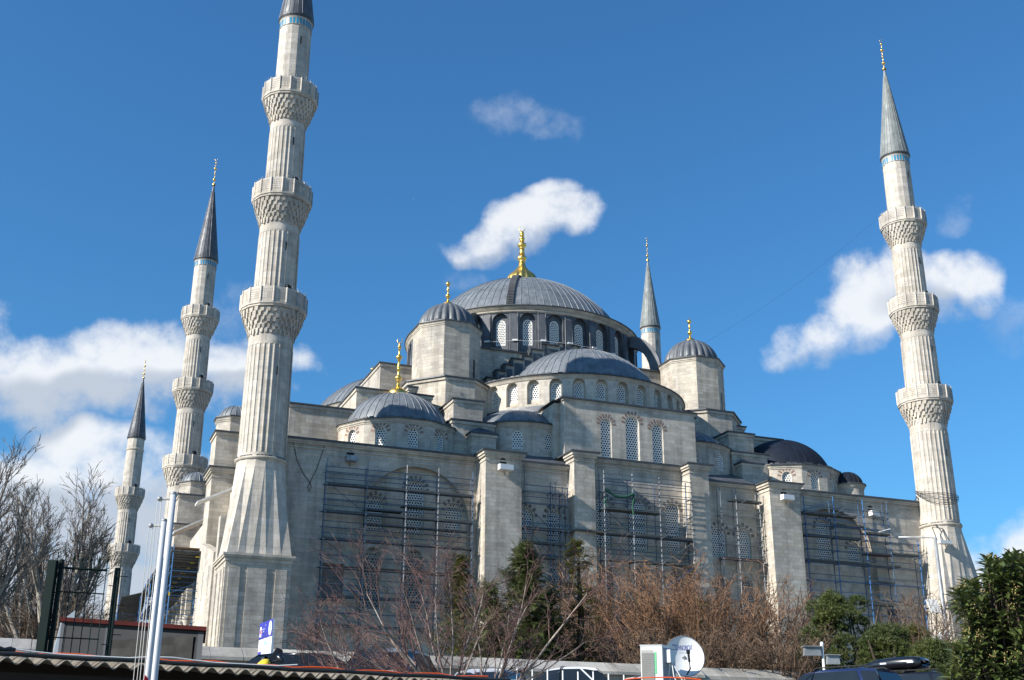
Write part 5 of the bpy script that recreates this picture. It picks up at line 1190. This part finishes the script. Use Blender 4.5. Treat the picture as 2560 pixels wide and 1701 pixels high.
car('black estate car carrying a roof box at the right', bc, bh, MATS['black_paint'], L=4.5, H=1.56, style='wagon', rails=True)
def roof_box():
    M = Matrix.Translation(bc + Vector((0, 0, 1.66))) @ Matrix.Rotation(math.atan2(bh.y, bh.x), 4, 'Z'); T = lambda x, y, z: M @ Vector((x, y, z)); c = bc + Vector((0, 0, 1.56))
    root = thing('roof_box', 'long glossy black roof box strapped on the black estate car', 'roof box', c); m = MB(); m.sm = True
    st = [(-1.02, .10, .26, .72), (-.98, .03, .33, .86), (-.8, 0, .37, 1), (-.2, 0, .38, 1), (.4, .0, .33, .98), (.8, .02, .22, .86), (1.08, .06, .13, .6), (1.16, .08, .1, .4)]; n = 12; rows = []
    for x, zl, zt, k in st: rows.append([T(x, .42 * k * (abs(math.cos(a)) ** .55) * (1 if math.cos(a) > 0 else -1), (zl + zt) / 2 + (zt - zl) / 2 * (abs(math.sin(a)) ** .55) * (1 if math.sin(a) > 0 else -1)) for a in [2 * pi * i / n for i in range(n)]])
    m.v.extend(p for r in rows for p in r)
    for i in range(len(rows) - 1):
        for k in range(n): m.idx((i * n + k, i * n + (k + 1) % n, (i + 1) * n + (k + 1) % n, (i + 1) * n + k))
    m.idx(range(n)); m.idx([7 * n + k for k in range(n)]); m.build('shell', MATS['black_paint'], root)
    m = MB()
    for x in (-.6, .5): m.hexa([T(x + a_, y, z) for z in (-.1, -.04) for a_, y in ((-.04, -.6), (.04, -.6), (.04, .6), (-.04, .6))]); m.hexa([T(x + a_, y, z) for z in (-.05, .03) for a_, y in ((-.03, -.1), (.03, -.1), (.03, .1), (-.03, .1))])
    m.build('cross_bar', TYRE, root); m = MB()
    for x in (-.75, .1): m.hexa([T(x + a_, y, z) for z in (.17, .215) for a_, y in ((-.1, .40), (.1, .40), (.1, .425), (-.1, .425))])
    m.build('silver_badge', HEADL, root)
roof_box()
def scooter():
    p = at(708, 1652, 29.6); z0 = 1.3; pos = Vector((p.x, p.y, z0)); k = (at(708, 1621, 29.6).z - z0) / 1.75; hd = level(-.75, -.6); M = Matrix.Translation(pos) @ Matrix.Rotation(math.atan2(hd.y, hd.x), 4, 'Z'); T = lambda x, y, z: M @ Vector((x, y, z * k))
    root = thing('motor_scooter', 'yellow fronted motor scooter with a tall black windscreen beside the signboard', 'scooter', pos)
    def blob(name, mat, rows, n=14):
        m = MB(); m.sm = True
        for (x, z, w, d_) in rows:
            for i in range(n): a = 2 * pi * i / n; m.v.append(T(x + d_ * math.cos(a), w * math.sin(a), z))
        for j in range(len(rows) - 1):
            for i in range(n): i2 = (i + 1) % n; m.idx((j * n + i, j * n + i2, (j + 1) * n + i2, (j + 1) * n + i))
        m.idx(range(n)); m.idx([(len(rows) - 1) * n + i for i in range(n)]); return m.build(name, mat, root)
    YEL = paint('yellow_scooter_paint', (.72, .55, .03)); BLK = MATS['black_paint']
    blob('front_fairing', YEL, [(.62, .6, .1, .06), (.6, .85, .2, .14), (.55, 1.12, .24, .17), (.5, 1.32, .2, .14), (.46, 1.43, .1, .08)])
    m = MB(); m.sm = True; n = 9
    for j in range(7):
        t = j / 6
        for i in range(n): s = (i / (n - 1) - .5) * 2; w = .24 * (1.25 - .3 * t) * (1 - max(0, t - .55) ** 2 * 2.4); m.v.append(T(.36 - .16 * t - .1 * s * s, s * w, 1.36 + .39 * t - .06 * s * s * t))
    for j in range(6):
        for i in range(n - 1): m.idx((j * n + i, j * n + i + 1, (j + 1) * n + i + 1, (j + 1) * n + i))
    m.build('windscreen', simple('smoked_screen', (.005, .006, .01), .85, 0, .2, 3, .05), root)
    m = MB(); m.path([T(.25, -.42, 1.4), T(.32, -.25, 1.38), T(.34, 0, 1.34), T(.32, .25, 1.38), T(.25, .42, 1.4)], .03, 8); m.build('handlebar', BLK, root)
    for s in (-1, 1):
        m = MB(); m.sm = True; m.path([T(.3, s * .3, 1.5), T(.3, s * .4, 1.44), T(.26, s * .48, 1.36)], [.05, .09, .03], 8); m.build('hand_guard', BLK, root)
        m = MB(); m.tube(T(.3, s * .3, 1.2), T(.26, s * .42, 1.36), .012); m.lathe([(.001, T(0, 0, 1.36).z), (.06, T(0, 0, 1.37).z), (.06, T(0, 0, 1.42).z), (.001, T(0, 0, 1.43).z)], 10, T(.26, s * .42, 0).x, T(.26, s * .42, 0).y); m.build('mirror', BLK, root)
    blob('seat', BLK, [(-.35, .72, .16, .5), (-.35, .8, .18, .52), (-.38, .86, .12, .42)]); blob('rear_panel', YEL, [(-.5, .45, .14, .35), (-.5, .6, .19, .42), (-.48, .72, .16, .45)])
    m = MB(); m.hexa([T(x, y, z) for z in (.3, .42) for x, y in ((-.3, -.2), (.4, -.2), (.4, .2), (-.3, .2))]); m.build('footboard', BLK, root)
    for x in (.68, -.62):
        m = MB(); n = 18
        for i in range(n):
            a0, a1 = 2 * pi * i / n, 2 * pi * (i + 1) / n
            for (y0, r0, y1, r1) in ((-.05, .14, -.06, .24), (-.06, .24, 0, .27), (0, .27, .06, .24), (.06, .24, .05, .14)): m.face([T(x + r0 * math.cos(a0), y0, .27 + r0 * math.sin(a0)), T(x + r0 * math.cos(a1), y0, .27 + r0 * math.sin(a1)), T(x + r1 * math.cos(a1), y1, .27 + r1 * math.sin(a1)), T(x + r1 * math.cos(a0), y1, .27 + r1 * math.sin(a0))])
        m.build('wheel', TYRE, root)
scooter()
def railing():
    a, b = at(1255, 1690, 30.5), at(1560, 1706, 30.5); zt = [at(1255, 1668, 30.5).z, at(1560, 1690, 30.5).z]; root = thing('railing', 'short white railing with thin posts in front of the white cars', 'railing', (a.x, a.y, .6))
    for k in range(9):
        t = k / 8; p = a.lerp(b, t); top = zt[0] + (zt[1] - zt[0]) * t + (.02 if k % 3 else .05); m = MB(); m.tube((p.x, p.y, .7), (p.x, p.y, top), .018, n=6); m.build('post', WHITE, root)
    m = MB(); m.tube((a.x, a.y, zt[0] - .28), (b.x, b.y, zt[1] - .28), .014); m.build('rail', WHITE, root)
railing()
# ---------------------------------------------------------------- lamp mast and camera posts
def mast():
    t = at(2200 + 537 / 3.911, 1300 + 172 / 3.911, 60); z0 = ground_z(t.x, t.y); root = thing('lamp_mast', 'slim grey lamp mast with an arm on top and spotlights halfway up', 'lamp post', (t.x, t.y, z0)); x, y = t.x, t.y; lx = level(1, 0)
    m = MB(); m.path([(x, y, z0), (x, y, (z0 + t.z) / 2), (x, y, t.z)], [.13, .11, .075], 10, True); m.build('pole', GALV, root)
    m = MB(); m.tube(t, t - lx * 1.75, .05); m.build('arm', GALV, root)
    zl = at(2200 + 590 / 3.911, 1300 + 872 / 3.911, 60).z; c = Vector((x, y, zl)); up = Vector((0, 0, 1)); fw = level(0, 1)
    m = MB(); m.tube(c - lx * .5, c + lx * .55, .04); m.tube(c - lx * .4 - up * .25, c, .03); m.build('cross_arm', EDGE, root)
    m = MB(); q = c - lx * .55 + up * .12; m.hexa([q + lx * a + fw * b_ + up * z for z, a, b_ in ((-.3, -.05, -.15), (-.3, .4, -.15), (-.3, .4, .1), (-.3, -.05, .1), (.3, -.25, -.2), (.3, .2, -.2), (.3, .2, .05), (.3, -.25, .05))]); m.build('spotlight', WHITE, root)
    m = MB(); q = c + lx * .6; m.hexa([q + lx * a + fw * b_ + up * z for z in (-.15, .3) for a, b_ in ((-.2, -.15), (.25, -.1), (.2, .2), (-.2, .15))]); m.build('spotlight', EDGE, root)
    m = MB(); q = c - lx * .35 - up * 1.35; m.tube(q, q + lx * .3, .03); m.hexa([q + lx * a + fw * b_ + up * z for z in (-.1, .1) for a, b_ in ((-.3, -.25), (.0, -.25), (.0, .05), (-.3, .05))]); m.hexa([q + lx * a + fw * b_ + up * z for z in (-.5, .25) for a, b_ in ((.02, -.15), (.25, -.15), (.25, .1), (.02, .1))]); m.build('camera', WHITE, root)
    f = at(2200 + 465 / 3.911, 1300 + 235 / 3.911, 100)
mast()
bx = thing('floodlight', 'white floodlight on a frame at the foot of the right minaret', 'floodlight', (64.3, -2.2, 21.2), 'box floodlights on the facade')
m = MB(); m.box(63.5, 64.9, -2.6, -1.9, 20.75, 21.05); m.build('housing', WHITE, bx); m = MB(); m.path([(63.6, -2.1, 21), (63.6, -1.6, 22.4), (64.8, -1.6, 22.4), (64.8, -2.1, 21)], .05, 5); m.tube((64.2, -1.6, 22.4), (64.6, -.9, 23.2), .05); m.build('bracket', EDGE, bx)
def twin_post():
    c = at(2058, 1650, 38); z0 = ground_z(c.x, c.y); lx, fw, up = level(1, 0), level(0, 1), Vector((0, 0, 1)); root = thing('camera_post', 'short white post carrying two boxy camera housings in front of the pine', 'camera post', (c.x, c.y, z0))
    zt = at(2055, 1607, 38).z; m = MB(); m.tube((c.x, c.y, z0), (c.x, c.y, zt - .05), .04, n=8); m.lathe([(.01, zt + .03), (.05, zt), (.06, zt - .08), (.03, zt - .14)], 8, c.x, c.y); m.build('post', WHITE, root)
    for s, dz, w in ((-.32, -.27, .26), (.28, -.52, .2)):
        q = Vector((c.x, c.y, zt)) + lx * s + up * dz; m = MB(); m.hexa([q + lx * a + fw * b_ + up * z for z, k in ((-.12, 1), (.13, .92)) for a, b_ in ((-w * k, -.14), (w * k, -.1), (w * k, .14), (-w * k, .1))]); m.hexa([q + lx * a + fw * b_ + up * z for z in (.135, .16) for a, b_ in ((-w * 1.12, -.2), (w * 1.12, -.16), (w * 1.12, .2), (-w * 1.12, .16))]); h = m.build('housing', GALV, root)
        m = MB(); m.tube(q - up * .12, q - up * .3, .02); m.tube(q - up * .3, Vector((c.x, c.y, q.z - .3)), .02); m.build('bracket', EDGE, h)
twin_post()
def outbuilding():
    c = at(2425, 1462, 160); q = level(1, 0); w_ = level(0, 1); z0 = 4.0; zt = c.z - 2.2; root = thing('outbuilding', 'dark roofed building peeping out right of the far minaret foot', 'building', (c.x + q.x * 2, c.y + q.y * 2, z0))
    P4 = lambda e: [c - q * (5 + e) - w_ * e, c + q * (9 + e) - w_ * e, c + q * (9 + e) + w_ * (9 + e), c - q * (5 + e) + w_ * (9 + e)]
    m = MB(); m.prism([(v.x, v.y) for v in P4(0)], z0, zt); wl_ = m.build('wall', STONEG, root)
    m = MB(); a = P4(.6); r1, r2 = c - q * 1 + w_ * 4.5, c + q * 5 + w_ * 4.5; A = [Vector((v.x, v.y, zt)) for v in a]; R1, R2 = Vector((r1.x, r1.y, c.z + .3)), Vector((r2.x, r2.y, c.z + .3))
    m.face([A[0], A[1], R2, R1]); m.face([A[1], A[2], R2]); m.face([A[2], A[3], R1, R2]); m.face([A[3], A[0], R1]); m.face(A); m.build('roof', LEADD, root)
    for k in range(5):
        for z in (zt - 3.2, zt - 6.6, zt - 10):
            b = c - q * (3.6 - 2.6 * k) - w_ * .02; m = MB(); m.face([(b.x, b.y, z), (b.x + q.x * 1.1, b.y + q.y * 1.1, z), (b.x + q.x * 1.1, b.y + q.y * 1.1, z + 1.9), (b.x, b.y, z + 1.9)]); m.build('window', GLASS, root)
outbuilding()
# ---------------------------------------------------------------- vegetation
def bark(name, lo, hi, scale=6):
    m, nt, b = newmat(name); f = noise_node(nt, scale, 5, .65); nt.links.new(ramp(nt, f, [(.32, lo), (.66, hi)]), b.inputs['Base Color']); b.inputs['Roughness'].default_value = .85; return m
def leafmat(name, lo, hi, rough=.5, trans=.25, scale=1.2):
    m, nt, b = newmat(name); f = noise_node(nt, scale, 4, .7); c = ramp(nt, f, [(.3, lo), (.68, hi)]); nt.links.new(c, b.inputs['Base Color']); b.inputs['Roughness'].default_value = rough
    if trans:
        t = nt.nodes.new('ShaderNodeBsdfTranslucent'); nt.links.new(c, t.inputs[0]); mx = nt.nodes.new('ShaderNodeMixShader'); mx.inputs[0].default_value = trans
        nt.links.new(b.outputs[0], mx.inputs[1]); nt.links.new(t.outputs[0], mx.inputs[2]); nt.links.new(mx.outputs[0], nt.nodes['Material Output'].inputs[0])
    return m
def rdir(rg): 
    while True:
        v = Vector((rg.uniform(-1, 1), rg.uniform(-1, 1), rg.uniform(-1, 1)))
        if .05 < v.length < 1: return v.normalized()
def limb(mbs, rg, p, d, L, r, lev, spec):
    """one branch with its children; spec[lev] = (segments, children, length ratio, spread, droop, wobble)"""
    seg, kids, ratio, spread, droop, wob = spec[lev]; pts = [p.copy()]; rads = [r]; q = p.copy(); dd_ = d.copy(); st = L / seg
    rmin = spec[-1]
    for k in range(seg):
        dd_ = (dd_ + rdir(rg) * wob + Vector((0, 0, droop))).normalized(); q = q + dd_ * st; pts.append(q.copy()); rads.append(max(rmin, r * (1 - .72 * (k + 1) / seg)))
    mbs[0 if lev < 1 else 1].path(pts, rads, 7 if lev == 0 else (5 if lev == 1 else 3))
    if lev + 1 >= len(spec) - 1: return
    for k in range(kids):
        t = rg.uniform(.25, 1) if k else 1.0; i = min(seg - 1, int(t * seg)); f = t * seg - i; b = pts[i].lerp(pts[i + 1], f); dr = (pts[i + 1] - pts[i]).normalized()
        nd = (dr + rdir(rg) * spread).normalized(); limb(mbs, rg, b, nd, L * ratio * rg.uniform(.6, 1.15), max(rmin, rads[i] * .62), lev + 1, spec)
def bare_tree(name, label, cat, base, stems, spec, mats, seed, group=None):
    rg = random.Random(seed); root = thing(name, label, cat, base, group); mbs = [MB(), MB()]
    for (off, d, L, r) in stems: limb(mbs, rg, Vector(base) + Vector(off), Vector(d).normalized(), L, r, 0, spec)
    mbs[0].build('trunk', mats[0], root); mbs[1].build('crown', mats[1], root); return root
PLANE_B = bark('plane_bark', (.15, .135, .11), (.40, .365, .305), 1.6); PLANE_T = bark('plane_twigs', (.115, .098, .08), (.21, .18, .15), 2)
def aim(px, py, dist, z=None): p = at(px, py, dist); return p
def big_plane(label, px, dist, topy, stems, seed, group='bare trees beyond the gate', spec=None):
    b = at(px, 1640, dist); z0 = ground_z(b.x, b.y); base = Vector((b.x, b.y, z0)); H = at(px, topy, dist).z - z0
    S = []
    for (dx, df, dz, f, r) in stems: S.append(((0, 0, 0), level(dx, df) + Vector((0, 0, dz)), H * f, r))
    spec = spec or [(9, 9, .40, .45, .05, .06), (6, 7, .5, .5, .06, .08), (5, 5, .5, .55, .05, .10), (3, 3, .55, .6, .03, .12), (2, 0, 0, 0, 0, .15), .012]
    return bare_tree('plane_tree', label, 'tree', base, S, spec, (PLANE_B, PLANE_T), seed, group)
fan = [(-1.0, .1, .75, .56, .2), (-.72, -.2, .9, .62, .24), (-.42, .2, 1, .68, .3), (-.2, -.1, 1, .72, .3), (-.05, .15, 1, .74, .36), (.1, -.1, 1, .72, .28), (.26, .2, 1, .66, .26), (.4, 0, .9, .58, .22)]
big_plane('bare plane tree with pale forked trunks rising behind the green gate', 128, 70, 1235, fan[:7], 11)
big_plane('second bare tree reaching in from the left edge of the picture', -120, 62, 1150, fan[2:7], 17)
big_plane('darker bare tree at the far left, branches low over the garden wall', 20, 85, 1330, fan[1:7], 23)
RED_B = bark('grey_young_bark', (.12, .09, .075), (.38, .32, .27), 9); RED_T = bark('reddish_twigs', (.075, .038, .034), (.20, .115, .095), 5)
def red_tree(label, px, dist, stems, seed):
    b = at(px, 1690, dist); base = Vector((b.x, b.y, b.z - .5)); S = []
    for (tx, ty, r) in stems:
        e = at(tx, ty, dist + random.Random(tx).uniform(-.8, .8)); v = e - base; S.append(((0, 0, 0), v, v.length * .8, r))
    spec = [(11, 10, .34, .72, .0, .09), (8, 6, .46, .62, .03, .11), (5, 3, .55, .65, .05, .13), (3, 1, .6, .6, .03, .13), (2, 0, 0, 0, 0, .13), .0019]
    return bare_tree('bare_tree', label, 'tree', base, S, spec, (RED_B, RED_T), seed, 'reddish bare trees before the facade')
red_tree('wide bare tree with reddish twigs spreading leftwards before the wide scaffold', 1128, 16.5, [(830, 1380, .026), (905, 1480, .02), (760, 1480, .02), (780, 1620, .018), (930, 1600, .016), (1180, 1480, .018), (1010, 1370, .02), (1120, 1380, .022), (820, 1560, .018), (1060, 1420, .02), (1230, 1400, .02), (960, 1400, .02), (880, 1400, .02)], 31)
red_tree('bare reddish tree with long pale limbs slanting up to the right', 1215, 17.2, [(1545, 1420, .026), (1480, 1520, .02), (1340, 1450, .02), (1420, 1420, .022), (1290, 1480, .018), (1215, 1450, .018)], 37)
red_tree('low bare sapling hanging over the corrugated roof beside the scooter', 905, 14.6, [(700, 1560, .014), (745, 1610, .012), (800, 1500, .014), (860, 1520, .012), (770, 1680, .01)], 41)
WIL = bark('golden_brown_twigs', (.135, .068, .038), (.30, .17, .092), 3); WILD = bark('brown_twigs', (.09, .055, .035), (.19, .125, .08), 3)
def twig_shrub(label, px, py_top, dist, spread, mat, seed, n=70, group='leafless shrubs behind the garden wall', name='leafless_shrub'):
    rg = random.Random(seed); b = at(px, 1660, dist); z0 = ground_z(b.x, b.y); base = Vector((b.x, b.y, z0)); H = at(px, py_top, dist).z - z0; root = thing(name, label, 'shrub', base, group); m, t_ = MB(), MB()
    for k in range(n):
        a = rg.uniform(0, 2 * pi); lean = rg.uniform(.1, 1) ** .8; d = (level(math.cos(a), math.sin(a)) * spread * lean + Vector((0, 0, H * rg.uniform(.55, 1.0)))); L = d.length; d.normalize(); p = base + level(math.cos(a), math.sin(a)) * rg.uniform(0, spread * .35); pts = [p]; q = p; sg = 7
        for j in range(sg): d = (d + rdir(rg) * .10 + Vector((0, 0, -.015 * j * lean))).normalized(); q = q + d * (L / sg); pts.append(q)
        m.path(pts, [.034 * (1 - .75 * j / sg) for j in range(sg + 1)], 4)
        for j in range(2, sg + 1):
            for _ in range(2 if n < 100 else 4):
                dd_ = (d + rdir(rg) * .6 + Vector((0, 0, .2))).normalized(); q2 = pts[j]; pp = [q2]; l2 = L * rg.uniform(.09, .24)
                for _i in range(3): dd_ = (dd_ + rdir(rg) * .12).normalized(); q2 = q2 + dd_ * l2 / 3; pp.append(q2)
                t_.path(pp, [.013, .012, .010, .007], 3)
                for _i in range(2): e = pp[rg.randrange(1, 3)]; t_.path([e, e + (dd_ + rdir(rg) * .8).normalized() * l2 * .45, e + (dd_ + rdir(rg) * .8).normalized() * l2 * .7], [.009, .008, .006], 3)
    m.build('stems', mat, root); t_.build('twigs', mat, root)
for k, (px, py, ds, sp, mt, n) in enumerate([(1470, 1450, 52, 2.0, WILD, 45), (1545, 1440, 52, 2.4, WIL, 55), (1650, 1440, 51, 2.5, WIL, 60), (1745, 1455, 50, 2.4, WIL, 60), (1840, 1470, 51, 2.4, WIL, 56), (1935, 1500, 52, 2.0, WILD, 60), (1375, 1540, 56, 1.8, WILD, 45), (2330, 1510, 54, 1.7, WILD, 40), (2225, 1560, 49, 1.2, WILD, 40), (1270, 1560, 56, 1.8, WILD, 40), (1960, 1585, 46, 1.5, WILD, 60), (1720, 1585, 46, 2.2, WILD, 60), (1560, 1585, 46, 2.2, WILD, 60), (1850, 1590, 46, 1.6, WILD, 55)]):
    lab = ['thin brown shrub left of the golden thicket, under the slim buttress', 'golden brown leafless shrub below the middle scaffold, at the left of the thicket', 'tall golden twiggy shrub below the tall middle windows', 'golden twiggy shrub straight above the satellite dish', 'bushy golden shrub between the dish and the second broad buttress', 'grey brown shrub at the foot of the second broad buttress', 'low brown shrub behind the middle of the bare reddish tree', 'sparse bare shrub beside the lamp mast', 'small bare shrub between the pine and the lamp mast', 'low bare shrub behind the conifer foot', 'dark brown shrub low against the stone wall left of the camera post', 'low dark shrub right behind the dish', 'low dark shrub behind the air conditioner', 'low brown shrub on the wall right of the dish'][k]
    twig_shrub(lab, px, py, ds, sp, mt, 50 + k, n)
twig_shrub('mass of brown undergrowth at the far left above the garden wall', 60, 1510, 75, 4.5, WILD, 90, 110, name='undergrowth')
twig_shrub('brown thicket under the plane tree left of the gate', 150, 1530, 72, 3.5, WILD, 91, 80, name='undergrowth')
CON = leafmat('conifer_spray', (.034, .056, .018), (.14, .16, .05), .6, .2, .9); CONY = leafmat('olive_spray', (.05, .06, .014), (.15, .135, .035), .6, .25, .9); TRK = bark('dark_bark', (.03, .022, .016), (.09, .065, .045))
def spray(m, rg, p, d, L, w, k=5):
    """a flat frond: paired leaflets along a drooping spine"""
    side = d.cross(Vector((0, 0, 1))); side = side.normalized() if side.length > .1 else Vector((1, 0, 0)); q = p.copy()
    for j in range(k):
        d = (d + Vector((0, 0, -.10))).normalized(); q2 = q + d * L / k; ww = w * (1 - j / (k + .5))
        for s in (-1, 1): tp = q + d * L / k * 1.3 + side * s * ww + Vector((0, 0, rg.uniform(-.3, .15) * ww)); m.face([q, q + d * (L / k * .55) + side * s * ww * .25, tp, q + side * s * ww * .45 - d * .02])
        q = q2
    m.face([q, q + side * w * .12, q + d * L * .25, q - side * w * .12])
def conifer(label, px, py_top, dist, rbase, mat, seed, n=900, name='conifer', gap=0., z0=None):
    rg = random.Random(seed); b = at(px, 1640, dist); z0 = ground_z(b.x, b.y); base = Vector((b.x, b.y, z0)); H = at(px, py_top, dist).z - z0; root = thing(name, label, 'tree', base, 'evergreens behind the garden wall'); t = MB(); t.path([base, base + Vector((.1, 0, H * .5)), base + Vector((0, 0, H * .97))], [.22, .13, .03], 7); f = MB()
    for k in range(n):
        h = rg.random() ** 1.25; a = rg.uniform(0, 2 * pi); lump = 1 + .45 * math.sin(a * 3 + h * 23 + seed) + .25 * math.sin(h * 47 + a); R = rbase * (1 - h) ** .8 * max(.25, lump) + .12
        if gap and math.sin(h * 31 + a * 2) < gap - 1: continue
        out = level(math.cos(a), math.sin(a)); st = base + Vector((0, 0, H * (.04 + .95 * h))); rr = R * rg.uniform(.25, 1.0); p = st + out * rr; d = (out + Vector((0, 0, rg.uniform(-.1, .75)))).normalized()
        if k % 5 == 0: t.path([st - Vector((0, 0, R * .2)), p], [.035, .012], 3)
        for _ in range(3): spray(f, rg, p + rdir(rg) * .14, (d + rdir(rg) * .5).normalized(), rg.uniform(.3, .75) * (1 - .4 * h), .17)
    t.build('trunk', TRK, root); f.build('crown', mat, root)
conifer('dark green conical conifer at the foot of the first broad buttress', 1312, 1362, 45, 1.7, CON, 61, 950)
conifer('slim yellow green conifer reaching up the slim buttress', 1448, 1345, 46, 1.0, CONY, 62, 360, gap=.75)
conifer('short green conifer left of the conical one', 1222, 1455, 45, 1.2, CON, 63, 400)
conifer('thin olive conifer between the other two', 1378, 1470, 46, .8, CONY, 64, 200, gap=.7)
conifer('olive conifer behind the bare tree, left of the first broad buttress', 1150, 1385, 60, 1.5, CONY, 65, 520)
conifer('small bright conifer low behind the reddish twigs', 1385, 1570, 47, .8, CON, 66, 200)
conifer('dark shrubby evergreen under the golden thicket', 1620, 1490, 55, 2.6, CONY, 67, 420, name='evergreen_shrub')
conifer('low evergreen beside the second broad buttress', 1760, 1500, 56, 2.0, CON, 68, 350, name='evergreen_shrub')
PIN = leafmat('pine_needles', (.022, .045, .010), (.115, .135, .03), .55, .2, 1.1)
def pine(label, px, py_top, dist, wpx, seed, n=420, mat=None, name='pine_bush'):
    rg = random.Random(seed); b = at(px, 1650, dist); z0 = ground_z(b.x, b.y); base = Vector((b.x, b.y, z0)); H = at(px, py_top, dist).z - z0; W_ = wpx / FPX * dist * 1.05; root = thing(name, label, 'shrub', base, 'evergreens behind the garden wall'); t, f = MB(), MB()
    hmin = max(.05, (at(px, 1690, dist).z - z0) / H - .15)
    for k in range(9): a = rg.uniform(0, 6.3); t.path([base, base + level(math.cos(a), math.sin(a)) * W_ * .3 + Vector((0, 0, H * .4)), base + level(math.cos(a), math.sin(a)) * W_ * .5 * rg.random() + Vector((0, 0, H * .85))], [.12, .08, .03], 5)
    lobes = []
    for k in range(46):
        h = rg.uniform(hmin, .97); R = W_ * (.5 if h < .6 else .5 * ((1.05 - h) / .45) ** .7); a = rg.uniform(0, 6.3); lobes.append((base + level(math.cos(a), math.sin(a) * .8) * R * rg.uniform(.45, .95) + Vector((0, 0, H * h)), rg.uniform(.32, .55)))
    lobes.append((base + level(-.4, 0) * W_ * .28 + Vector((0, 0, H * .95)), .45)); lobes.append((base + level(.5, 0) * W_ * .3 + Vector((0, 0, H * .92)), .36))
    for c, r_ in lobes:
        for _ in range(n // 5):
            v = rdir(rg); v.z = abs(v.z) * .9 + .05 if rg.random() < .72 else v.z; p = c + v * r_ * rg.uniform(.55, 1.0); ax = (v + Vector((0, 0, .55))).normalized(); s1 = ax.cross(rdir(rg)).normalized(); s2 = ax.cross(s1)
            for j in range(11): an = j * 2.4; e = (ax * rg.uniform(.6, 1.1) + s1 * math.cos(an) * .75 + s2 * math.sin(an) * .75).normalized() * rg.uniform(.11, .19); w_2 = e.cross(rdir(rg)).normalized() * .011; f.face([p - w_2, p + w_2, p + e])
    t.build('stems', TRK, root); f.build('crown', mat or PIN, root)
pine('rounded green pine bush behind the camera post', 2120, 1492, 48, 225, 71, 620); pine('smaller pine bush right of the rounded one', 2225, 1580, 46, 140, 72, 300); pine('yellowish low bush between the pine and the lamp mast', 2290, 1580, 50, 110, 73, 260, CONY); pine('dark low pine at the stone wall under the lamp mast', 2330, 1625, 45, 110, 74, 200)
LOQ = leafmat('loquat_leaf', (.028, .05, .015), (.11, .135, .04), .27, .15, 2.2); LOQY = simple('loquat_buds', (.26, .19, .07), .8, 0, .3, 8); LOQN = leafmat('young_loquat_leaf', (.08, .10, .03), (.19, .2, .08), .35, .2, 3)
def loquat():
    b = at(2500, 1690, 12.5); base = Vector((b.x, b.y, -1.6)); root = thing('loquat_tree', 'dense evergreen tree with big glossy leaves filling the bottom right corner', 'tree', base); rg = random.Random(81); t, f, y, nw = MB(), MB(), MB(), MB()
    t.path([base, base + Vector((.05, .05, 1.6)), base + Vector((0, 0, 3.0))], [.1, .08, .05], 8)
    def leaf(m, p, d, L, w):
        s = d.cross(Vector((0, 0, 1)) + rdir(rg) * .35); s = s.normalized() if s.length > .05 else Vector((1, 0, 0)); n_ = s.cross(d).normalized(); prev = None; sg = 5
        for j in range(sg + 1):
            u = j / sg; ww = w * math.sin(pi * min(1, (u * .93 + .05))) ** .8; c = p + d * L * u + n_ * (-.35 * L * u * u + .02); cur = (c - s * ww + n_ * ww * .4, c, c + s * ww + n_ * ww * .4)
            if prev: m.sm = True; m.face([prev[0], prev[1], cur[1], cur[0]]); m.face([prev[1], prev[2], cur[2], cur[1]])
            prev = cur
    ctrs = []
    # crown outline measured as points at several depths
    sil = [(2400, 1655), (2440, 1625), (2420, 1585), (2455, 1560), (2440, 1530), (2400, 1490), (2425, 1470), (2460, 1500), (2480, 1455), (2500, 1420), (2475, 1405), (2520, 1400), (2550, 1430), (2545, 1480), (2530, 1530), (2500, 1540), (2490, 1590), (2540, 1590), (2470, 1640), (2520, 1650), (2550, 1640), (2440, 1680), (2500, 1690), (2380, 1690), (2580, 1440), (2600, 1500), (2600, 1600), (2620, 1680), (2570, 1560), (2650, 1450), (2660, 1560), (2430, 1545), (2465, 1590), (2510, 1450), (2560, 1400), (2600, 1410), (2395, 1625)]
    for (px, py) in sil:
        for dd_ in (11.7, 11.95, 12.2, 12.45, 12.7, 13.0, 13.3):
            c = at(px + rg.uniform(-14, 14), py + rg.uniform(-10, 14), dd_); ctrs.append(c); br = base + Vector((0, 0, max(.5, (c.z + 1.6) * .6)))
            t.path([br, br.lerp(c, .55) + Vector((0, 0, -.06)), c], [.025, .016, .008], 4)
            up = (c - br).normalized() + Vector((0, 0, .5)); up.normalize(); s1 = up.cross(rdir(rg)).normalized(); s2 = up.cross(s1)
            young = rg.random() < .22
            for j in range(17):
                an = j * 2.4 + rg.random() * .5; el = .2 + .9 * j / 17; d = (s1 * math.cos(an) * math.cos(el) + s2 * math.sin(an) * math.cos(el) + up * math.sin(el) * .9).normalized(); leaf(nw if young and j > 11 else f, c - up * .011 * (17 - j), d, rg.uniform(.08, .17), rg.uniform(.017, .029))
            if rg.random() < .4:
                for _ in range(14): q = c + up * rg.uniform(.0, .09) + rdir(rg) * .035; y.lathe([(.001, q.z - .007), (.008, q.z), (.001, q.z + .008)], 4, q.x, q.y)
    t.build('branches', TRK, root); f.build('crown', LOQ, root); y.build('flower_buds', LOQY, root); nw.build('young_leaves', LOQN, root)
loquat()
print('windows', NWIN[0], 'objects', len(sc.objects), 'faces', sum(len(o.data.polygons) for o in sc.objects if o.type == 'MESH'))
